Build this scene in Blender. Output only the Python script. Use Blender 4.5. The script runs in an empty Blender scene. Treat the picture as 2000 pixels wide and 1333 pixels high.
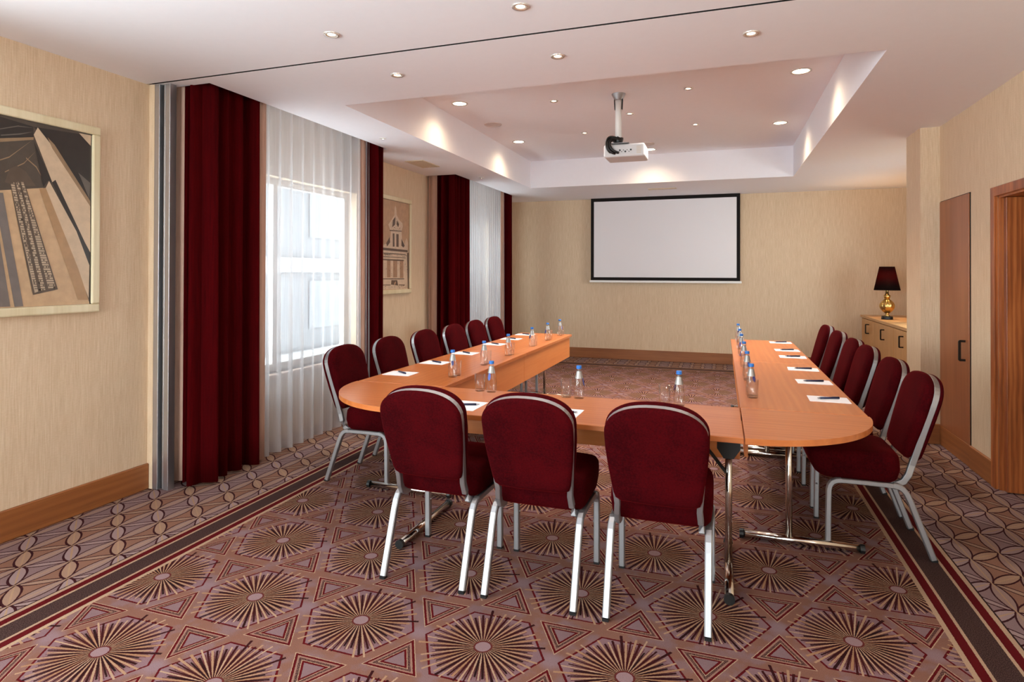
import bpy, bmesh, math, random
from mathutils import Vector, Matrix

random.seed(7)
sc = bpy.context.scene
col = sc.collection
PI = math.pi

# ------------------------------------------------------------------ camera
H = 1.40
F_PX, YAW, PITCH, ROLL, CY = 1186.19, 0.332409, 0.0069752, 0.0024966, 524.676
cam_d = bpy.data.cameras.new('camera')
cam = bpy.data.objects.new('camera', cam_d)
col.objects.link(cam)
sc.camera = cam
cam_d.sensor_width = 36.0
cam_d.sensor_fit = 'HORIZONTAL'
cam_d.lens = 36.0 * F_PX / 2000.0
cam_d.shift_y = -(666.5 - CY) / 2000.0
cam_d.clip_start = 0.05
cam_d.clip_end = 200
fw = Vector((-math.sin(YAW), math.cos(YAW), 0)); rt = Vector((math.cos(YAW), math.sin(YAW), 0)); up = Vector((0, 0, 1))
f2 = fw * math.cos(PITCH) + up * math.sin(PITCH); u2 = up * math.cos(PITCH) - fw * math.sin(PITCH)
r3 = rt * math.cos(ROLL) + u2 * math.sin(ROLL); u3 = u2 * math.cos(ROLL) - rt * math.sin(ROLL)
m = Matrix((r3, u3, -f2)).transposed().to_4x4()
m.translation = Vector((0, 0, H))
cam.matrix_world = m

# ------------------------------------------------------------------ world, exposure
SKY = 14.0
w = bpy.data.worlds.new('overcast_sky'); sc.world = w; w.use_nodes = True
bg = w.node_tree.nodes['Background']
bg.inputs[0].default_value = (0.88, 0.945, 1.0, 1); bg.inputs[1].default_value = SKY
vs = sc.view_settings
vs.view_transform = 'Standard'; vs.look = 'None'; vs.gamma = 1; vs.exposure = 0.54
vs.use_curve_mapping = False
sc.cycles.use_denoising = True
sc.cycles.max_bounces = 10; sc.cycles.diffuse_bounces = 5; sc.cycles.glossy_bounces = 4
sc.cycles.transmission_bounces = 8; sc.cycles.transparent_max_bounces = 16
sc.cycles.caustics_reflective = False; sc.cycles.caustics_refractive = False
sc.cycles.sample_clamp_indirect = 6
SPOT_SMALL, SPOT_BIG = 95.0, 28.0      # watts of the ceiling downlights
WARM = (1.0, 0.93, 0.86)

# room dimensions
LW, RW, BW, FW_, C, TRAY = -3.51, 1.70, 9.90, -4.0, 2.612, 2.995
TZ = 0.71                      # table height

# ------------------------------------------------------------------ node helper
class S:
    """scalar socket with operators"""
    def __init__(s, nt, sock): s.nt, s.k = nt, sock
    def _m(s, op, *a, clamp=False):
        n = s.nt.nodes.new('ShaderNodeMath'); n.operation = op; n.use_clamp = clamp
        for i, v in enumerate((s,) + a):
            if isinstance(v, S): s.nt.links.new(v.k, n.inputs[i])
            else: n.inputs[i].default_value = v
        return S(s.nt, n.outputs[0])
    def __add__(s, o): return s._m('ADD', o)
    def __radd__(s, o): return s._m('ADD', o)
    def __sub__(s, o): return s._m('SUBTRACT', o)
    def __rsub__(s, o): return (s * -1.0) + o
    def __mul__(s, o): return s._m('MULTIPLY', o)
    def __rmul__(s, o): return s._m('MULTIPLY', o)
    def __truediv__(s, o): return s._m('DIVIDE', o)
    def abs(s): return s._m('ABSOLUTE')
    def floor(s): return s._m('FLOOR')
    def round(s): return (s + 0.5).floor()
    def frac(s): return s - s.floor()
    def mod2(s): return (s * 0.5).frac() * 2.0
    def min(s, o): return s._m('MINIMUM', o)
    def max(s, o): return s._m('MAXIMUM', o)
    def lt(s, o): return s._m('LESS_THAN', o)
    def gt(s, o): return s._m('GREATER_THAN', o)
    def sqrt(s): return s._m('SQRT')
    def sat(s): return s._m('ADD', 0.0, clamp=True)
    def atan2(s, o): return s._m('ARCTAN2', o)

def ramp(v, a, b):
    return ((v - a) / (b - a)).sat()

def lin(c):
    return tuple(((x / 255.0 + 0.055) / 1.055) ** 2.4 if x / 255.0 > 0.04045 else x / 255.0 / 12.92 for x in c) + (1.0,)

def mixc(nt, f, a, b):
    n = nt.nodes.new('ShaderNodeMix'); n.data_type = 'RGBA'
    if isinstance(f, S): nt.links.new(f.k, n.inputs[0])
    else: n.inputs[0].default_value = f
    for i, v in ((6, a), (7, b)):
        if isinstance(v, tuple): n.inputs[i].default_value = v
        else: nt.links.new(v, n.inputs[i])
    return n.outputs[2]

def new_mat(name):
    mt = bpy.data.materials.new(name); mt.use_nodes = True
    nt = mt.node_tree
    return mt, nt, nt.nodes['Principled BSDF']

def objco(nt, scale=(1, 1, 1), rot=(0, 0, 0)):
    t = nt.nodes.new('ShaderNodeTexCoord'); mp = nt.nodes.new('ShaderNodeMapping')
    mp.inputs['Scale'].default_value = scale; mp.inputs['Rotation'].default_value = rot
    nt.links.new(t.outputs['Object'], mp.inputs[0])
    return mp.outputs[0]

def noise(nt, vec, scale, detail=3, rough=0.55):
    n = nt.nodes.new('ShaderNodeTexNoise'); n.inputs['Scale'].default_value = scale
    n.inputs['Detail'].default_value = detail; n.inputs['Roughness'].default_value = rough
    nt.links.new(vec, n.inputs['Vector'])
    return S(nt, n.outputs['Fac'])

def bump(nt, b, h, strength, dist=0.002):
    n = nt.nodes.new('ShaderNodeBump'); n.inputs['Strength'].default_value = strength; n.inputs['Distance'].default_value = dist
    nt.links.new(h.k, n.inputs['Height']); nt.links.new(n.outputs[0], b.inputs['Normal'])

def plain(name, c, rough=0.5, metal=0.0, spec=0.5, emit=None, var=0.0):
    mt, nt, b = new_mat(name)
    cl = lin(c)
    b.inputs['Roughness'].default_value = rough; b.inputs['Metallic'].default_value = metal
    b.inputs['Specular IOR Level'].default_value = spec
    b.inputs['Base Color'].default_value = cl
    if var:
        n = noise(nt, objco(nt), 18.0)
        k = tuple(x * (1 - var) for x in cl[:3]) + (1,)
        nt.links.new(mixc(nt, ramp(n, 0.35, 0.65), k, cl), b.inputs['Base Color'])
    if emit:
        b.inputs['Emission Color'].default_value = tuple(emit[0]) + (1,)
        b.inputs['Emission Strength'].default_value = emit[1]
    return mt

M = {}
# ---- wallpaper: beige with fine vertical strie
mt, nt, b = new_mat('wallpaper')
g = nt.nodes.new('ShaderNodeNewGeometry'); sp = nt.nodes.new('ShaderNodeSeparateXYZ'); nt.links.new(g.outputs['Position'], sp.inputs[0])
px_, py_, pz_ = (S(nt, sp.outputs[i]) for i in range(3))
cb = nt.nodes.new('ShaderNodeCombineXYZ')
nt.links.new((px_ + py_).k, cb.inputs[0]); nt.links.new((pz_ * 0.045).k, cb.inputs[1])
n1 = noise(nt, cb.outputs[0], 150.0, 2); n2 = noise(nt, cb.outputs[0], 34.0, 3)
cb2 = nt.nodes.new('ShaderNodeCombineXYZ')
nt.links.new(((px_ + py_) * 0.25).k, cb2.inputs[0]); nt.links.new(pz_.k, cb2.inputs[1])
n3 = noise(nt, cb2.outputs[0], 190.0, 2)
f = (n1 * 0.55 + n2 * 0.22 + n3 * 0.23)
nt.links.new(mixc(nt, ramp(f, 0.34, 0.66), lin((202, 174, 142)), lin((222, 199, 170))), b.inputs['Base Color'])
b.inputs['Roughness'].default_value = 0.62; b.inputs['Specular IOR Level'].default_value = 0.25
bump(nt, b, f, 0.25, 0.003); M['paper'] = mt

M['ceil'] = plain('ceiling_paint', (241, 239, 244), 0.75, spec=0.25, var=0.01)
M['white'] = plain('white_paint', (235, 232, 228), 0.5)
M['black'] = plain('black_plastic', (14, 13, 13), 0.45)
M['dark'] = plain('dark_gap', (8, 7, 7), 0.8)
M['bronze'] = plain('dark_bronze', (38, 28, 22), 0.35, 0.6)

def aluminium(name, c, rough, along=(1, 1, 0.04)):
    mt, nt, b = new_mat(name)
    n = noise(nt, objco(nt, along), 160.0, 2)
    b.inputs['Metallic'].default_value = 1.0
    cl = lin(c); k = tuple(x * 0.88 for x in cl[:3]) + (1,)
    nt.links.new(mixc(nt, n, k, cl), b.inputs['Base Color'])
    rr = n * 0.08 + rough; nt.links.new(rr.k, b.inputs['Roughness'])
    return mt
M['alu'] = aluminium('brushed_aluminium', (172, 171, 173), 0.45)
M['alu_jamb'] = aluminium('anodised_aluminium', (205, 205, 208), 0.38)
M['chrome'] = aluminium('polished_chrome', (215, 208, 200), 0.10)

# ---- woods
def wood(name, a, c, d, scale=1.0, axis=0, rough=0.28, spec=0.5, contrast=1.0, coat=0.0):
    """grain runs along the given object axis"""
    mt, nt, b = new_mat(name)
    s1 = [9.0, 9.0, 9.0]; s1[axis] = 0.7
    s2 = [70.0, 70.0, 70.0]; s2[axis] = 1.6
    n1 = noise(nt, objco(nt, tuple(x * scale for x in s1)), 1.0, 4)
    wv = nt.nodes.new('ShaderNodeTexWave'); wv.wave_type = 'BANDS'
    wv.bands_direction = 'XYZ'[(axis + 1) % 3]
    s3 = [1.0, 1.0, 1.0]; s3[axis] = 0.16
    nt.links.new(objco(nt, tuple(x * scale for x in s3)), wv.inputs['Vector'])
    wv.inputs['Scale'].default_value = 7.0; wv.inputs['Distortion'].default_value = 5.5
    wv.inputs['Detail'].default_value = 3; wv.inputs['Detail Scale'].default_value = 1.2
    n2 = noise(nt, objco(nt, tuple(x * scale for x in s2)), 1.0, 3)
    f = n1 * 0.56 + S(nt, wv.outputs['Fac']) * 0.13 + n2 * 0.31
    c1 = mixc(nt, ramp(f, 0.5 - 0.22 / contrast, 0.5), lin(a), lin(c))
    c2 = mixc(nt, ramp(f, 0.5, 0.5 + 0.2 / contrast), c1, lin(d))
    nt.links.new(c2, b.inputs['Base Color'])
    b.inputs['Roughness'].default_value = rough; b.inputs['Specular IOR Level'].default_value = spec
    b.inputs['Coat Weight'].default_value = coat; b.inputs['Coat Roughness'].default_value = 0.12
    return mt
M['beech'] = wood('beech_veneer', (176, 94, 44), (190, 108, 54), (202, 122, 66), 1.0, 0, 0.30, coat=0.12)
M['beech_edge'] = plain('beech_edge_band', (190, 124, 80), 0.3)
M['panel'] = wood('beech_panel', (196, 112, 56), (208, 124, 64), (216, 136, 76), 1.0, 0, 0.42)
M['skirt_x'] = wood('skirting_wood_x', (122, 70, 34), (144, 86, 44), (158, 98, 54), 1.0, 0, 0.4)
M['skirt_y'] = wood('skirting_wood_y', (122, 70, 34), (144, 86, 44), (158, 98, 54), 1.0, 1, 0.4)
M['door'] = wood('walnut_door', (120, 60, 28), (158, 84, 40), (182, 106, 56), 1.6, 2, 0.33, contrast=1.5)
M['closet'] = wood('closet_veneer', (132, 72, 40), (150, 88, 52), (164, 102, 62), 0.8, 2, 0.33)
M['oak'] = wood('oak_veneer', (196, 146, 92), (208, 160, 106), (218, 174, 120), 1.0, 2, 0.4)
M['oak_top'] = wood('oak_top_veneer', (196, 146, 92), (208, 160, 106), (218, 174, 120), 1.0, 1, 0.3)

# ---- velvets
def velvet(name, a, c, sheen_c, scale=60.0, sheen=0.6, stretch=(1, 1, 1)):
    mt, nt, b = new_mat(name)
    n = noise(nt, objco(nt, stretch), scale, 3); n2 = noise(nt, objco(nt, stretch), 6.0, 2)
    f = ramp(n * 0.5 + n2 * 0.5, 0.36, 0.64)
    nt.links.new(mixc(nt, f, lin(a), lin(c)), b.inputs['Base Color'])
    b.inputs['Roughness'].default_value = 0.9; b.inputs['Specular IOR Level'].default_value = 0.04
    b.inputs['Sheen Weight'].default_value = sheen; b.inputs['Sheen Roughness'].default_value = 0.35
    b.inputs['Sheen Tint'].default_value = lin(sheen_c)
    bump(nt, b, n, 0.12, 0.002)
    return mt
M['velvet'] = velvet('burgundy_velvet', (42, 1, 4), (66, 3, 7), (200, 26, 34), 120.0, 0.16)
M['drape'] = velvet('burgundy_drape', (50, 1, 3), (72, 2, 5), (170, 14, 18), 90.0, 0.18, (1, 1, 0.05))
M['taupe'] = velvet('taupe_drape', (178, 142, 124), (198, 164, 146), (230, 210, 200), 90.0, 0.2, (1, 1, 0.05))

# ---- sheer voile
mt, nt, b = new_mat('white_voile')
out = nt.nodes['Material Output']
tr = nt.nodes.new('ShaderNodeBsdfTransparent'); tl = nt.nodes.new('ShaderNodeBsdfTranslucent'); df = nt.nodes.new('ShaderNodeBsdfDiffuse')
n = noise(nt, objco(nt, (1, 1, 0.03)), 120.0, 2)
cc = mixc(nt, n, lin((200, 196, 196)), lin((222, 219, 220)))
nt.links.new(cc, tl.inputs[0]); nt.links.new(cc, df.inputs[0])
m1 = nt.nodes.new('ShaderNodeMixShader'); m2 = nt.nodes.new('ShaderNodeMixShader')
m1.inputs[0].default_value = 0.45; nt.links.new(tl.outputs[0], m1.inputs[1]); nt.links.new(df.outputs[0], m1.inputs[2])
m2.inputs[0].default_value = 0.64; nt.links.new(tr.outputs[0], m2.inputs[1]); nt.links.new(m1.outputs[0], m2.inputs[2])
nt.links.new(m2.outputs[0], out.inputs[0]); M['voile'] = mt

# ---- thin clear glass
def thin_glass(name, tint, base=0.04, edge=0.55, blend=0.35):
    mt, nt, b = new_mat(name)
    out = nt.nodes['Material Output']
    tr = nt.nodes.new('ShaderNodeBsdfTransparent'); tr.inputs[0].default_value = tint + (1,)
    gl = nt.nodes.new('ShaderNodeBsdfGlossy'); gl.inputs['Roughness'].default_value = 0.03
    lw = nt.nodes.new('ShaderNodeLayerWeight'); lw.inputs[0].default_value = blend
    f = S(nt, lw.outputs['Facing'])
    f = (f * f) * edge + base
    mx = nt.nodes.new('ShaderNodeMixShader'); nt.links.new(f.k, mx.inputs[0])
    nt.links.new(tr.outputs[0], mx.inputs[1]); nt.links.new(gl.outputs[0], mx.inputs[2]); nt.links.new(mx.outputs[0], out.inputs[0])
    return mt
M['glass'] = thin_glass('clear_glass', (0.988, 0.99, 0.989), 0.035, 0.5, 0.45)
M['pane'] = thin_glass('window_glass', (0.94, 0.97, 0.96), 0.03, 0.5)
mt, nt, b = new_mat('water')
b.inputs['Base Color'].default_value = (0.97, 0.98, 0.98, 1); b.inputs['Transmission Weight'].default_value = 1.0
b.inputs['IOR'].default_value = 1.18; b.inputs['Roughness'].default_value = 0.0; M['water'] = thin_glass('still_water', (0.98, 0.985, 0.985), 0.02, 0.2, 0.4)
M['cap'] = plain('blue_cap', (38, 110, 190), 0.35)
M['neck_label'] = plain('silver_label', (160, 158, 155), 0.35, 0.5)
M['blue_label'] = plain('blue_label', (28, 60, 150), 0.4)
M['paper_sheet'] = plain('white_paper', (240, 240, 244), 0.7)
M['pen'] = plain('navy_pen', (24, 28, 62), 0.3)
M['screen'] = plain('projection_screen', (232, 228, 230), 0.8, spec=0.2)
M['screen_black'] = plain('screen_border', (26, 21, 20), 0.8, spec=0.2)
M['frame'] = wood('champagne_frame', (206, 190, 150), (220, 206, 170), (230, 218, 186), 1.0, 2, 0.35)
M['gold'] = plain('antique_gold', (214, 178, 108), 0.28, 1.0, var=0.15)
M['vent'] = plain('vent_enamel', (205, 184, 158), 0.5)
M['proj'] = plain('projector_case', (205, 202, 202), 0.4)
M['speaker'] = plain('speaker_grille', (214, 200, 194), 0.7)
M['trim_metal'] = plain('downlight_trim', (225, 215, 205), 0.25, 0.6)
M['lamp_small'] = plain('small_lamp_glow', (255, 240, 215), 0.4, emit=((1.0, 0.82, 0.55), 7.0))
M['lamp_big'] = plain('large_lamp_glow', (255, 240, 215), 0.4, emit=((1.0, 0.86, 0.62), 6.0))
M['bulb'] = plain('bulb_glow', (255, 230, 190), 0.4, emit=((1.0, 0.66, 0.33), 14.0))
M['facade'] = plain('pale_render', (66, 68, 72), 0.8, var=0.05)
M['facade_band'] = plain('pale_stone_band', (112, 112, 114), 0.8)
M['facade_glass'] = plain('office_glass', (52, 56, 62), 0.15)

M['baffle_grey'] = plain('grey_baffle', (128, 124, 118), 0.9, var=0.15)
# lampshade: dark outside, a little light comes through
mt, nt, b = new_mat('dark_lampshade')
out = nt.nodes['Material Output']
tl = nt.nodes.new('ShaderNodeBsdfTranslucent'); tl.inputs[0].default_value = lin((150, 40, 26))
b.inputs['Roughness'].default_value = 0.9; b.inputs['Specular IOR Level'].default_value = 0.03
n = noise(nt, objco(nt, (1, 1, 0.1)), 140.0, 2)
nt.links.new(mixc(nt, n, lin((12, 8, 7)), lin((20, 13, 11))), b.inputs['Base Color'])
mx = nt.nodes.new('ShaderNodeMixShader'); mx.inputs[0].default_value = 0.11
nt.links.new(b.outputs[0], mx.inputs[1]); nt.links.new(tl.outputs[0], mx.inputs[2]); nt.links.new(mx.outputs[0], out.inputs[0])
M['shade'] = mt

# ---- the carpet: sunburst field, striped frame, petal border
def carpet():
    mt, nt, b = new_mat('patterned_carpet')
    tc = nt.nodes.new('ShaderNodeTexCoord'); sp = nt.nodes.new('ShaderNodeSeparateXYZ')
    nt.links.new(tc.outputs['Object'], sp.inputs[0])
    wx = noise(nt, objco(nt, (1, 1, 1)), 140.0, 1); wy = noise(nt, objco(nt, (1.07, 0.93, 1)), 133.0, 1)
    X = S(nt, sp.outputs[0]) + (wx - 0.5) * 0.004
    Y = S(nt, sp.outputs[1]) + (wy - 0.5) * 0.004
    tan, mauve, cream = lin((164, 116, 98)), lin((164, 132, 134)), lin((222, 186, 154))
    red, brown, dark = lin((112, 14, 22)), lin((58, 32, 30)), lin((42, 18, 20))
    pile = noise(nt, objco(nt), 420.0, 2)
    speck = noise(nt, objco(nt), 260.0, 2)
    # --- sunburst field
    a, h = 0.5275, 0.4937
    r = ((Y - 2.122) / h).round(); p = r.abs().mod2()
    xl = X - 0.211 - p * (a / 2); xl = xl - (xl / a).round() * a
    yl = Y - 2.122 - r * h
    ax, ay = xl.abs(), yl.abs(); tx = ax * -1.0 + a / 2
    blot = noise(nt, objco(nt), 9.0, 3)
    base = mixc(nt, ramp(blot, 0.46, 0.60) * 0.75, tan, mauve)
    corner = (tx * tx + ay * ay).sqrt()
    base = mixc(nt, ramp(corner, 0.06, 0.02) * 0.8, base, lin((176, 146, 152)))
    # triangles
    wd = (ay - 0.041) * (0.111 / 0.195)
    d = (0.236 - ay).min((wd - tx) * 0.869)
    tri = mauve
    c = mixc(nt, d.gt(0.0), base, cream)
    c = mixc(nt, d.gt(0.0030), c, red)
    c = mixc(nt, d.gt(0.0120), c, lin((186, 140, 122)))
    c = mixc(nt, d.gt(0.0190), c, mixc(nt, ramp(speck, 0.44, 0.56), brown, lin((150, 106, 94))))
    c = mixc(nt, d.gt(0.0290), c, cream)
    c = mixc(nt, d.gt(0.0315), c, red)
    c = mixc(nt, d.gt(0.0400), c, mauve)
    # hexagon ground and outline
    hx = (0.204 - ay).min(0.204 - (ax * 0.866 + ay * 0.5))
    rad0 = (xl * xl + yl * yl).sqrt()
    c = mixc(nt, hx.gt(0.0), c, mixc(nt, ramp(rad0, 0.13, 0.19), lin((118, 70, 62)), lin((166, 130, 134))))
    c = mixc(nt, hx.abs().lt(0.0042), c, red)
    # rays
    N = 76
    rad = (xl * xl + yl * yl).sqrt()
    s = (yl.atan2(xl) / (2 * PI) + 0.5) * N
    k = s.floor(); fr = (s.frac() - 0.5).abs()
    wn = nt.nodes.new('ShaderNodeTexWhiteNoise'); wn.noise_dimensions = '1D'
    nt.links.new((k + 3.7).k, wn.inputs['W']); hs = S(nt, wn.outputs['Value'])
    wn2 = nt.nodes.new('ShaderNodeTexWhiteNoise'); wn2.noise_dimensions = '1D'
    nt.links.new((k * 1.7 + 11.3).k, wn2.inputs['W']); hs2 = S(nt, wn2.outputs['Value'])
    tang = fr * rad * (2 * PI / N)
    odd = k.mod2().gt(0.5)
    even = odd * -1.0 + 1.0
    dlen = hs * 0.05 + 0.165 + hs2.gt(0.82) * 0.045
    dmask = odd * tang.lt(hs2 * 0.0026 + 0.0028) * rad.lt(dlen)
    c = mixc(nt, dmask, c, mixc(nt, hs, dark, lin((78, 22, 24))))
    inner = hx.gt(0.0) * rad.lt(0.19) * even * fr.gt(0.36) * rad.gt(0.05)
    c = mixc(nt, inner, c, red)
    llen = hs * 0.065 + 0.185
    lmask = even * fr.lt(0.38) * tang.lt(hs2 * 0.0022 + 0.0029) * rad.lt(llen)
    c = mixc(nt, lmask, c, mixc(nt, hs2, cream, lin((196, 146, 106))))
    c = mixc(nt, rad.lt(0.036), c, lin((120, 50, 46)))
    c = mixc(nt, rad.lt(0.029), c, lin((184, 150, 152)))
    field = c
    # --- petal border
    xc = -0.843
    left = X.lt(xc)
    U = (X - xc).abs() - 1.998 + left * 0.023
    V = Y - 3.069 + left * 0.1225
    dx, dy = 0.158, 0.245
    n2 = U / dx
    ck = n2.round()
    dcol = (n2 - ck).abs() * dx
    t1 = ((V - ck * (dy / 2)) / dy).frac()
    w1 = t1 * (1.0 - t1) * 4.0 * 0.028
    par = n2.floor().abs().mod2().gt(0.5)
    t2 = n2.frac(); sh = t2 * (1.0 - t2) * 4.0
    nA = (V - n2 * (dy / 2)) / dy; dA = (nA - nA.round()).abs() * 0.1936
    nB = (V + n2 * (dy / 2)) / dy; dB = (nB - nB.round()).abs() * 0.1936
    orange_, mauve_ = lin((196, 138, 104)), lin((178, 140, 140))
    c = mixc(nt, par, lin((178, 132, 110)), lin((172, 142, 142)))
    line = lin((74, 26, 32))
    c = mixc(nt, dB.lt(sh * 0.014 + 0.008), c, line)
    c = mixc(nt, dB.lt(sh * 0.014), c, mixc(nt, par, lin((200, 164, 142)), lin((196, 168, 164))))
    c = mixc(nt, dA.lt(sh * 0.027 + 0.0095), c, line)
    c = mixc(nt, dA.lt(sh * 0.027), c, mixc(nt, par, lin((202, 164, 140)), lin((196, 168, 166))))
    c = mixc(nt, dA.lt(sh * 0.003 + 0.0012), c, lin((214, 176, 142)))
    c = mixc(nt, dcol.lt(w1 + 0.0075), c, line)
    c = mixc(nt, dcol.lt(w1), c, lin((190, 158, 148)))
    c = mixc(nt, dcol.lt(0.0035), c, lin((212, 174, 140)))
    border = c
    # --- striped frame
    v = ((X - xc).abs() - 1.785).max((Y - 3.0).abs() - 6.2)
    c = mixc(nt, v.gt(0.0), field, border)
    av = v.abs()
    c = mixc(nt, v.lt(0.125) * v.gt(0.0), c, brown)
    c = mixc(nt, av.lt(0.118), c, cream)
    c = mixc(nt, av.lt(0.098), c, red)
    c = mixc(nt, av.lt(0.062), c, cream)
    c = mixc(nt, av.lt(0.049), c, mixc(nt, ramp(speck, 0.45, 0.58), lin((64, 42, 40)), lin((110, 82, 76))))
    # pile shading: each tuft a little lighter or darker
    tuft = nt.nodes.new('ShaderNodeMix'); tuft.data_type = 'RGBA'; tuft.blend_type = 'MULTIPLY'
    tuft.inputs[0].default_value = 1.0
    nt.links.new(c, tuft.inputs[6])
    nt.links.new(mixc(nt, ramp(pile, 0.3, 0.7), (0.38, 0.365, 0.36, 1), (0.61, 0.585, 0.585, 1)), tuft.inputs[7])
    nt.links.new(tuft.outputs[2], b.inputs['Base Color'])
    b.inputs['Roughness'].default_value = 0.95; b.inputs['Specular IOR Level'].default_value = 0.1
    bump(nt, b, pile, 0.5, 0.004)
    return mt
M['carpet'] = carpet()

# ------------------------------------------------------------------ mesh helpers
def obj(name, bm, mat, parent=None, smooth=False, loc=None):
    me = bpy.data.meshes.new(name)
    bmesh.ops.recalc_face_normals(bm, faces=bm.faces[:])
    bm.to_mesh(me); bm.free()
    for mm in (mat if isinstance(mat, (list, tuple)) else [mat]):
        me.materials.append(mm)
    if smooth:
        for pl in me.polygons: pl.use_smooth = True
    o = bpy.data.objects.new(name, me); col.objects.link(o)
    if parent: o.parent = parent
    if loc: o.location = loc
    return o

def thing(name, label, cat, loc=(0, 0, 0), rz=0.0, group=None):
    o = bpy.data.objects.new(name, None); col.objects.link(o)
    o.empty_display_size = 0.1
    o.location = loc; o.rotation_euler = (0, 0, rz)
    tag(o, label, cat, group)
    return o

def tag(o, label, cat, group=None):
    o['label'] = label; o['category'] = cat
    if group: o['group'] = group
    return o

def struct(o, label=None):
    o['kind'] = 'structure'
    if label: o['label'] = label
    return o

def dup(root, loc, rz, label):
    r = root.copy(); col.objects.link(r); r.location = loc; r.rotation_euler = (0, 0, rz); r['label'] = label
    for ch in list(root.children):
        c = ch.copy(); col.objects.link(c); c.parent = r
        for g in list(ch.children):
            d = g.copy(); col.objects.link(d); d.parent = c
    return r

def box(bm, x0, x1, y0, y1, z0, z1, mi=0):
    v = [bm.verts.new((x, y, z)) for x in (x0, x1) for y in (y0, y1) for z in (z0, z1)]
    for q in ((0, 1, 3, 2), (4, 6, 7, 5), (0, 4, 5, 1), (2, 3, 7, 6), (0, 2, 6, 4), (1, 5, 7, 3)):
        f = bm.faces.new([v[i] for i in q]); f.material_index = mi
    return v

def bev(bm, w, seg=2):
    bmesh.ops.bevel(bm, geom=bm.edges[:], offset=w, segments=seg, profile=0.5, affect='EDGES')

def boxobj(name, x0, x1, y0, y1, z0, z1, mat, parent=None, b=0.0):
    bm = bmesh.new(); box(bm, x0, x1, y0, y1, z0, z1)
    if b: bev(bm, b)
    return obj(name, bm, mat, parent)

def quad(bm, pts, mi=0):
    f = bm.faces.new([bm.verts.new(p) for p in pts]); f.material_index = mi
    return f

def lathe(bm, prof, n=24, cx=0, cy=0, rib=None, mi=0):
    rings = []
    for (r, z) in prof:
        ring = []
        for i in range(n):
            t = 2 * PI * i / n
            rr = r * (rib(t, z) if rib else 1.0)
            ring.append(bm.verts.new((cx + rr * math.cos(t), cy + rr * math.sin(t), z)))
        rings.append(ring)
    for a_, b_ in zip(rings, rings[1:]):
        for i in range(n):
            f = bm.faces.new((a_[i], a_[(i + 1) % n], b_[(i + 1) % n], b_[i])); f.material_index = mi
    return rings

def cap(bm, ring, rev=False, mi=0):
    f = bm.faces.new(list(reversed(ring)) if rev else ring); f.material_index = mi

def tube(bm, pts, r, n=10, caps=True):
    pts = [Vector(p) for p in pts]; rings = []
    ref = None
    for i, p in enumerate(pts):
        t = (pts[min(i + 1, len(pts) - 1)] - pts[max(i - 1, 0)]).normalized()
        if ref is None:
            ref = Vector((0, 0, 1)) if abs(t.z) < 0.9 else Vector((1, 0, 0))
        s = t.cross(ref).normalized(); u = s.cross(t).normalized(); ref = u
        rr = r[i] if isinstance(r, (list, tuple)) else r
        rings.append([bm.verts.new(p + (s * math.cos(2 * PI * k / n) + u * math.sin(2 * PI * k / n)) * rr) for k in range(n)])
    for a_, b_ in zip(rings, rings[1:]):
        for k in range(n): bm.faces.new((a_[k], a_[(k + 1) % n], b_[(k + 1) % n], b_[k]))
    if caps: cap(bm, rings[0], True); cap(bm, rings[-1])

def sweep(bm, pts, side, wa, wb, ch=0.25):
    """rounded-rectangular bar along pts; side(i) gives the unit vector of half-width wa, the other half-width is wb"""
    pts = [Vector(p) for p in pts]; rings = []
    c = 1 - ch
    prof = [(1, -c), (1, c), (c, 1), (-c, 1), (-1, c), (-1, -c), (-c, -1), (c, -1)]
    for i, p in enumerate(pts):
        t = (pts[min(i + 1, len(pts) - 1)] - pts[max(i - 1, 0)]).normalized()
        s = side(i) if callable(side) else Vector(side)
        s = (s - t * s.dot(t)).normalized(); u = t.cross(s)
        rings.append([bm.verts.new(p + s * (a_ * wa) + u * (b_ * wb)) for a_, b_ in prof])
    for a_, b_ in zip(rings, rings[1:]):
        for k in range(8): bm.faces.new((a_[k], a_[(k + 1) % 8], b_[(k + 1) % 8], b_[k]))
    cap(bm, rings[0], True); cap(bm, rings[-1])

def arc(c, r, a0, a1, n, plane):
    return [plane(c[0] + r * math.cos(math.radians(a0 + (a1 - a0) * i / n)), c[1] + r * math.sin(math.radians(a0 + (a1 - a0) * i / n))) for i in range(n + 1)]

# ================================================================== THE SETTING
# floor
bm = bmesh.new(); box(bm, -3.9, 3.4, FW_ - 0.1, BW + 0.1, -0.1, 0.0)
struct(obj('floor', bm, M['carpet']), 'patterned carpet with sunbursts inside a striped frame and petal border')

# ceiling with two curtain pockets, a tray and a narrow track slot
TX0, TX1, TY0, TY1 = -2.585, 0.845, 3.76, 8.30
P1, P2 = (3.04, 5.25), (6.85, 9.06)
SL0, SL1 = 2.927, 2.945
bm = bmesh.new()
xs = [-3.9, LW + 0.0, -3.105, TX0, TX1, 3.4]
ys = [FW_ - 0.1, SL0, SL1, P1[0], TY0, P1[1], P2[0], TY1, P2[1], BW + 0.1]
def hole(xm, ym):
    if SL0 < ym < SL1 and -3.47 < xm: return True
    if -3.9 < xm < -3.105 and (P1[0] < ym < P1[1] or P2[0] < ym < P2[1]) : return True
    return TX0 < xm < TX1 and TY0 < ym < TY1
for x0, x1 in zip(xs, xs[1:]):
    for y0, y1 in zip(ys, ys[1:]):
        if not hole((x0 + x1) / 2, (y0 + y1) / 2):
            quad(bm, [(x0, y0, C), (x1, y0, C), (x1, y1, C), (x0, y1, C)])
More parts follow.
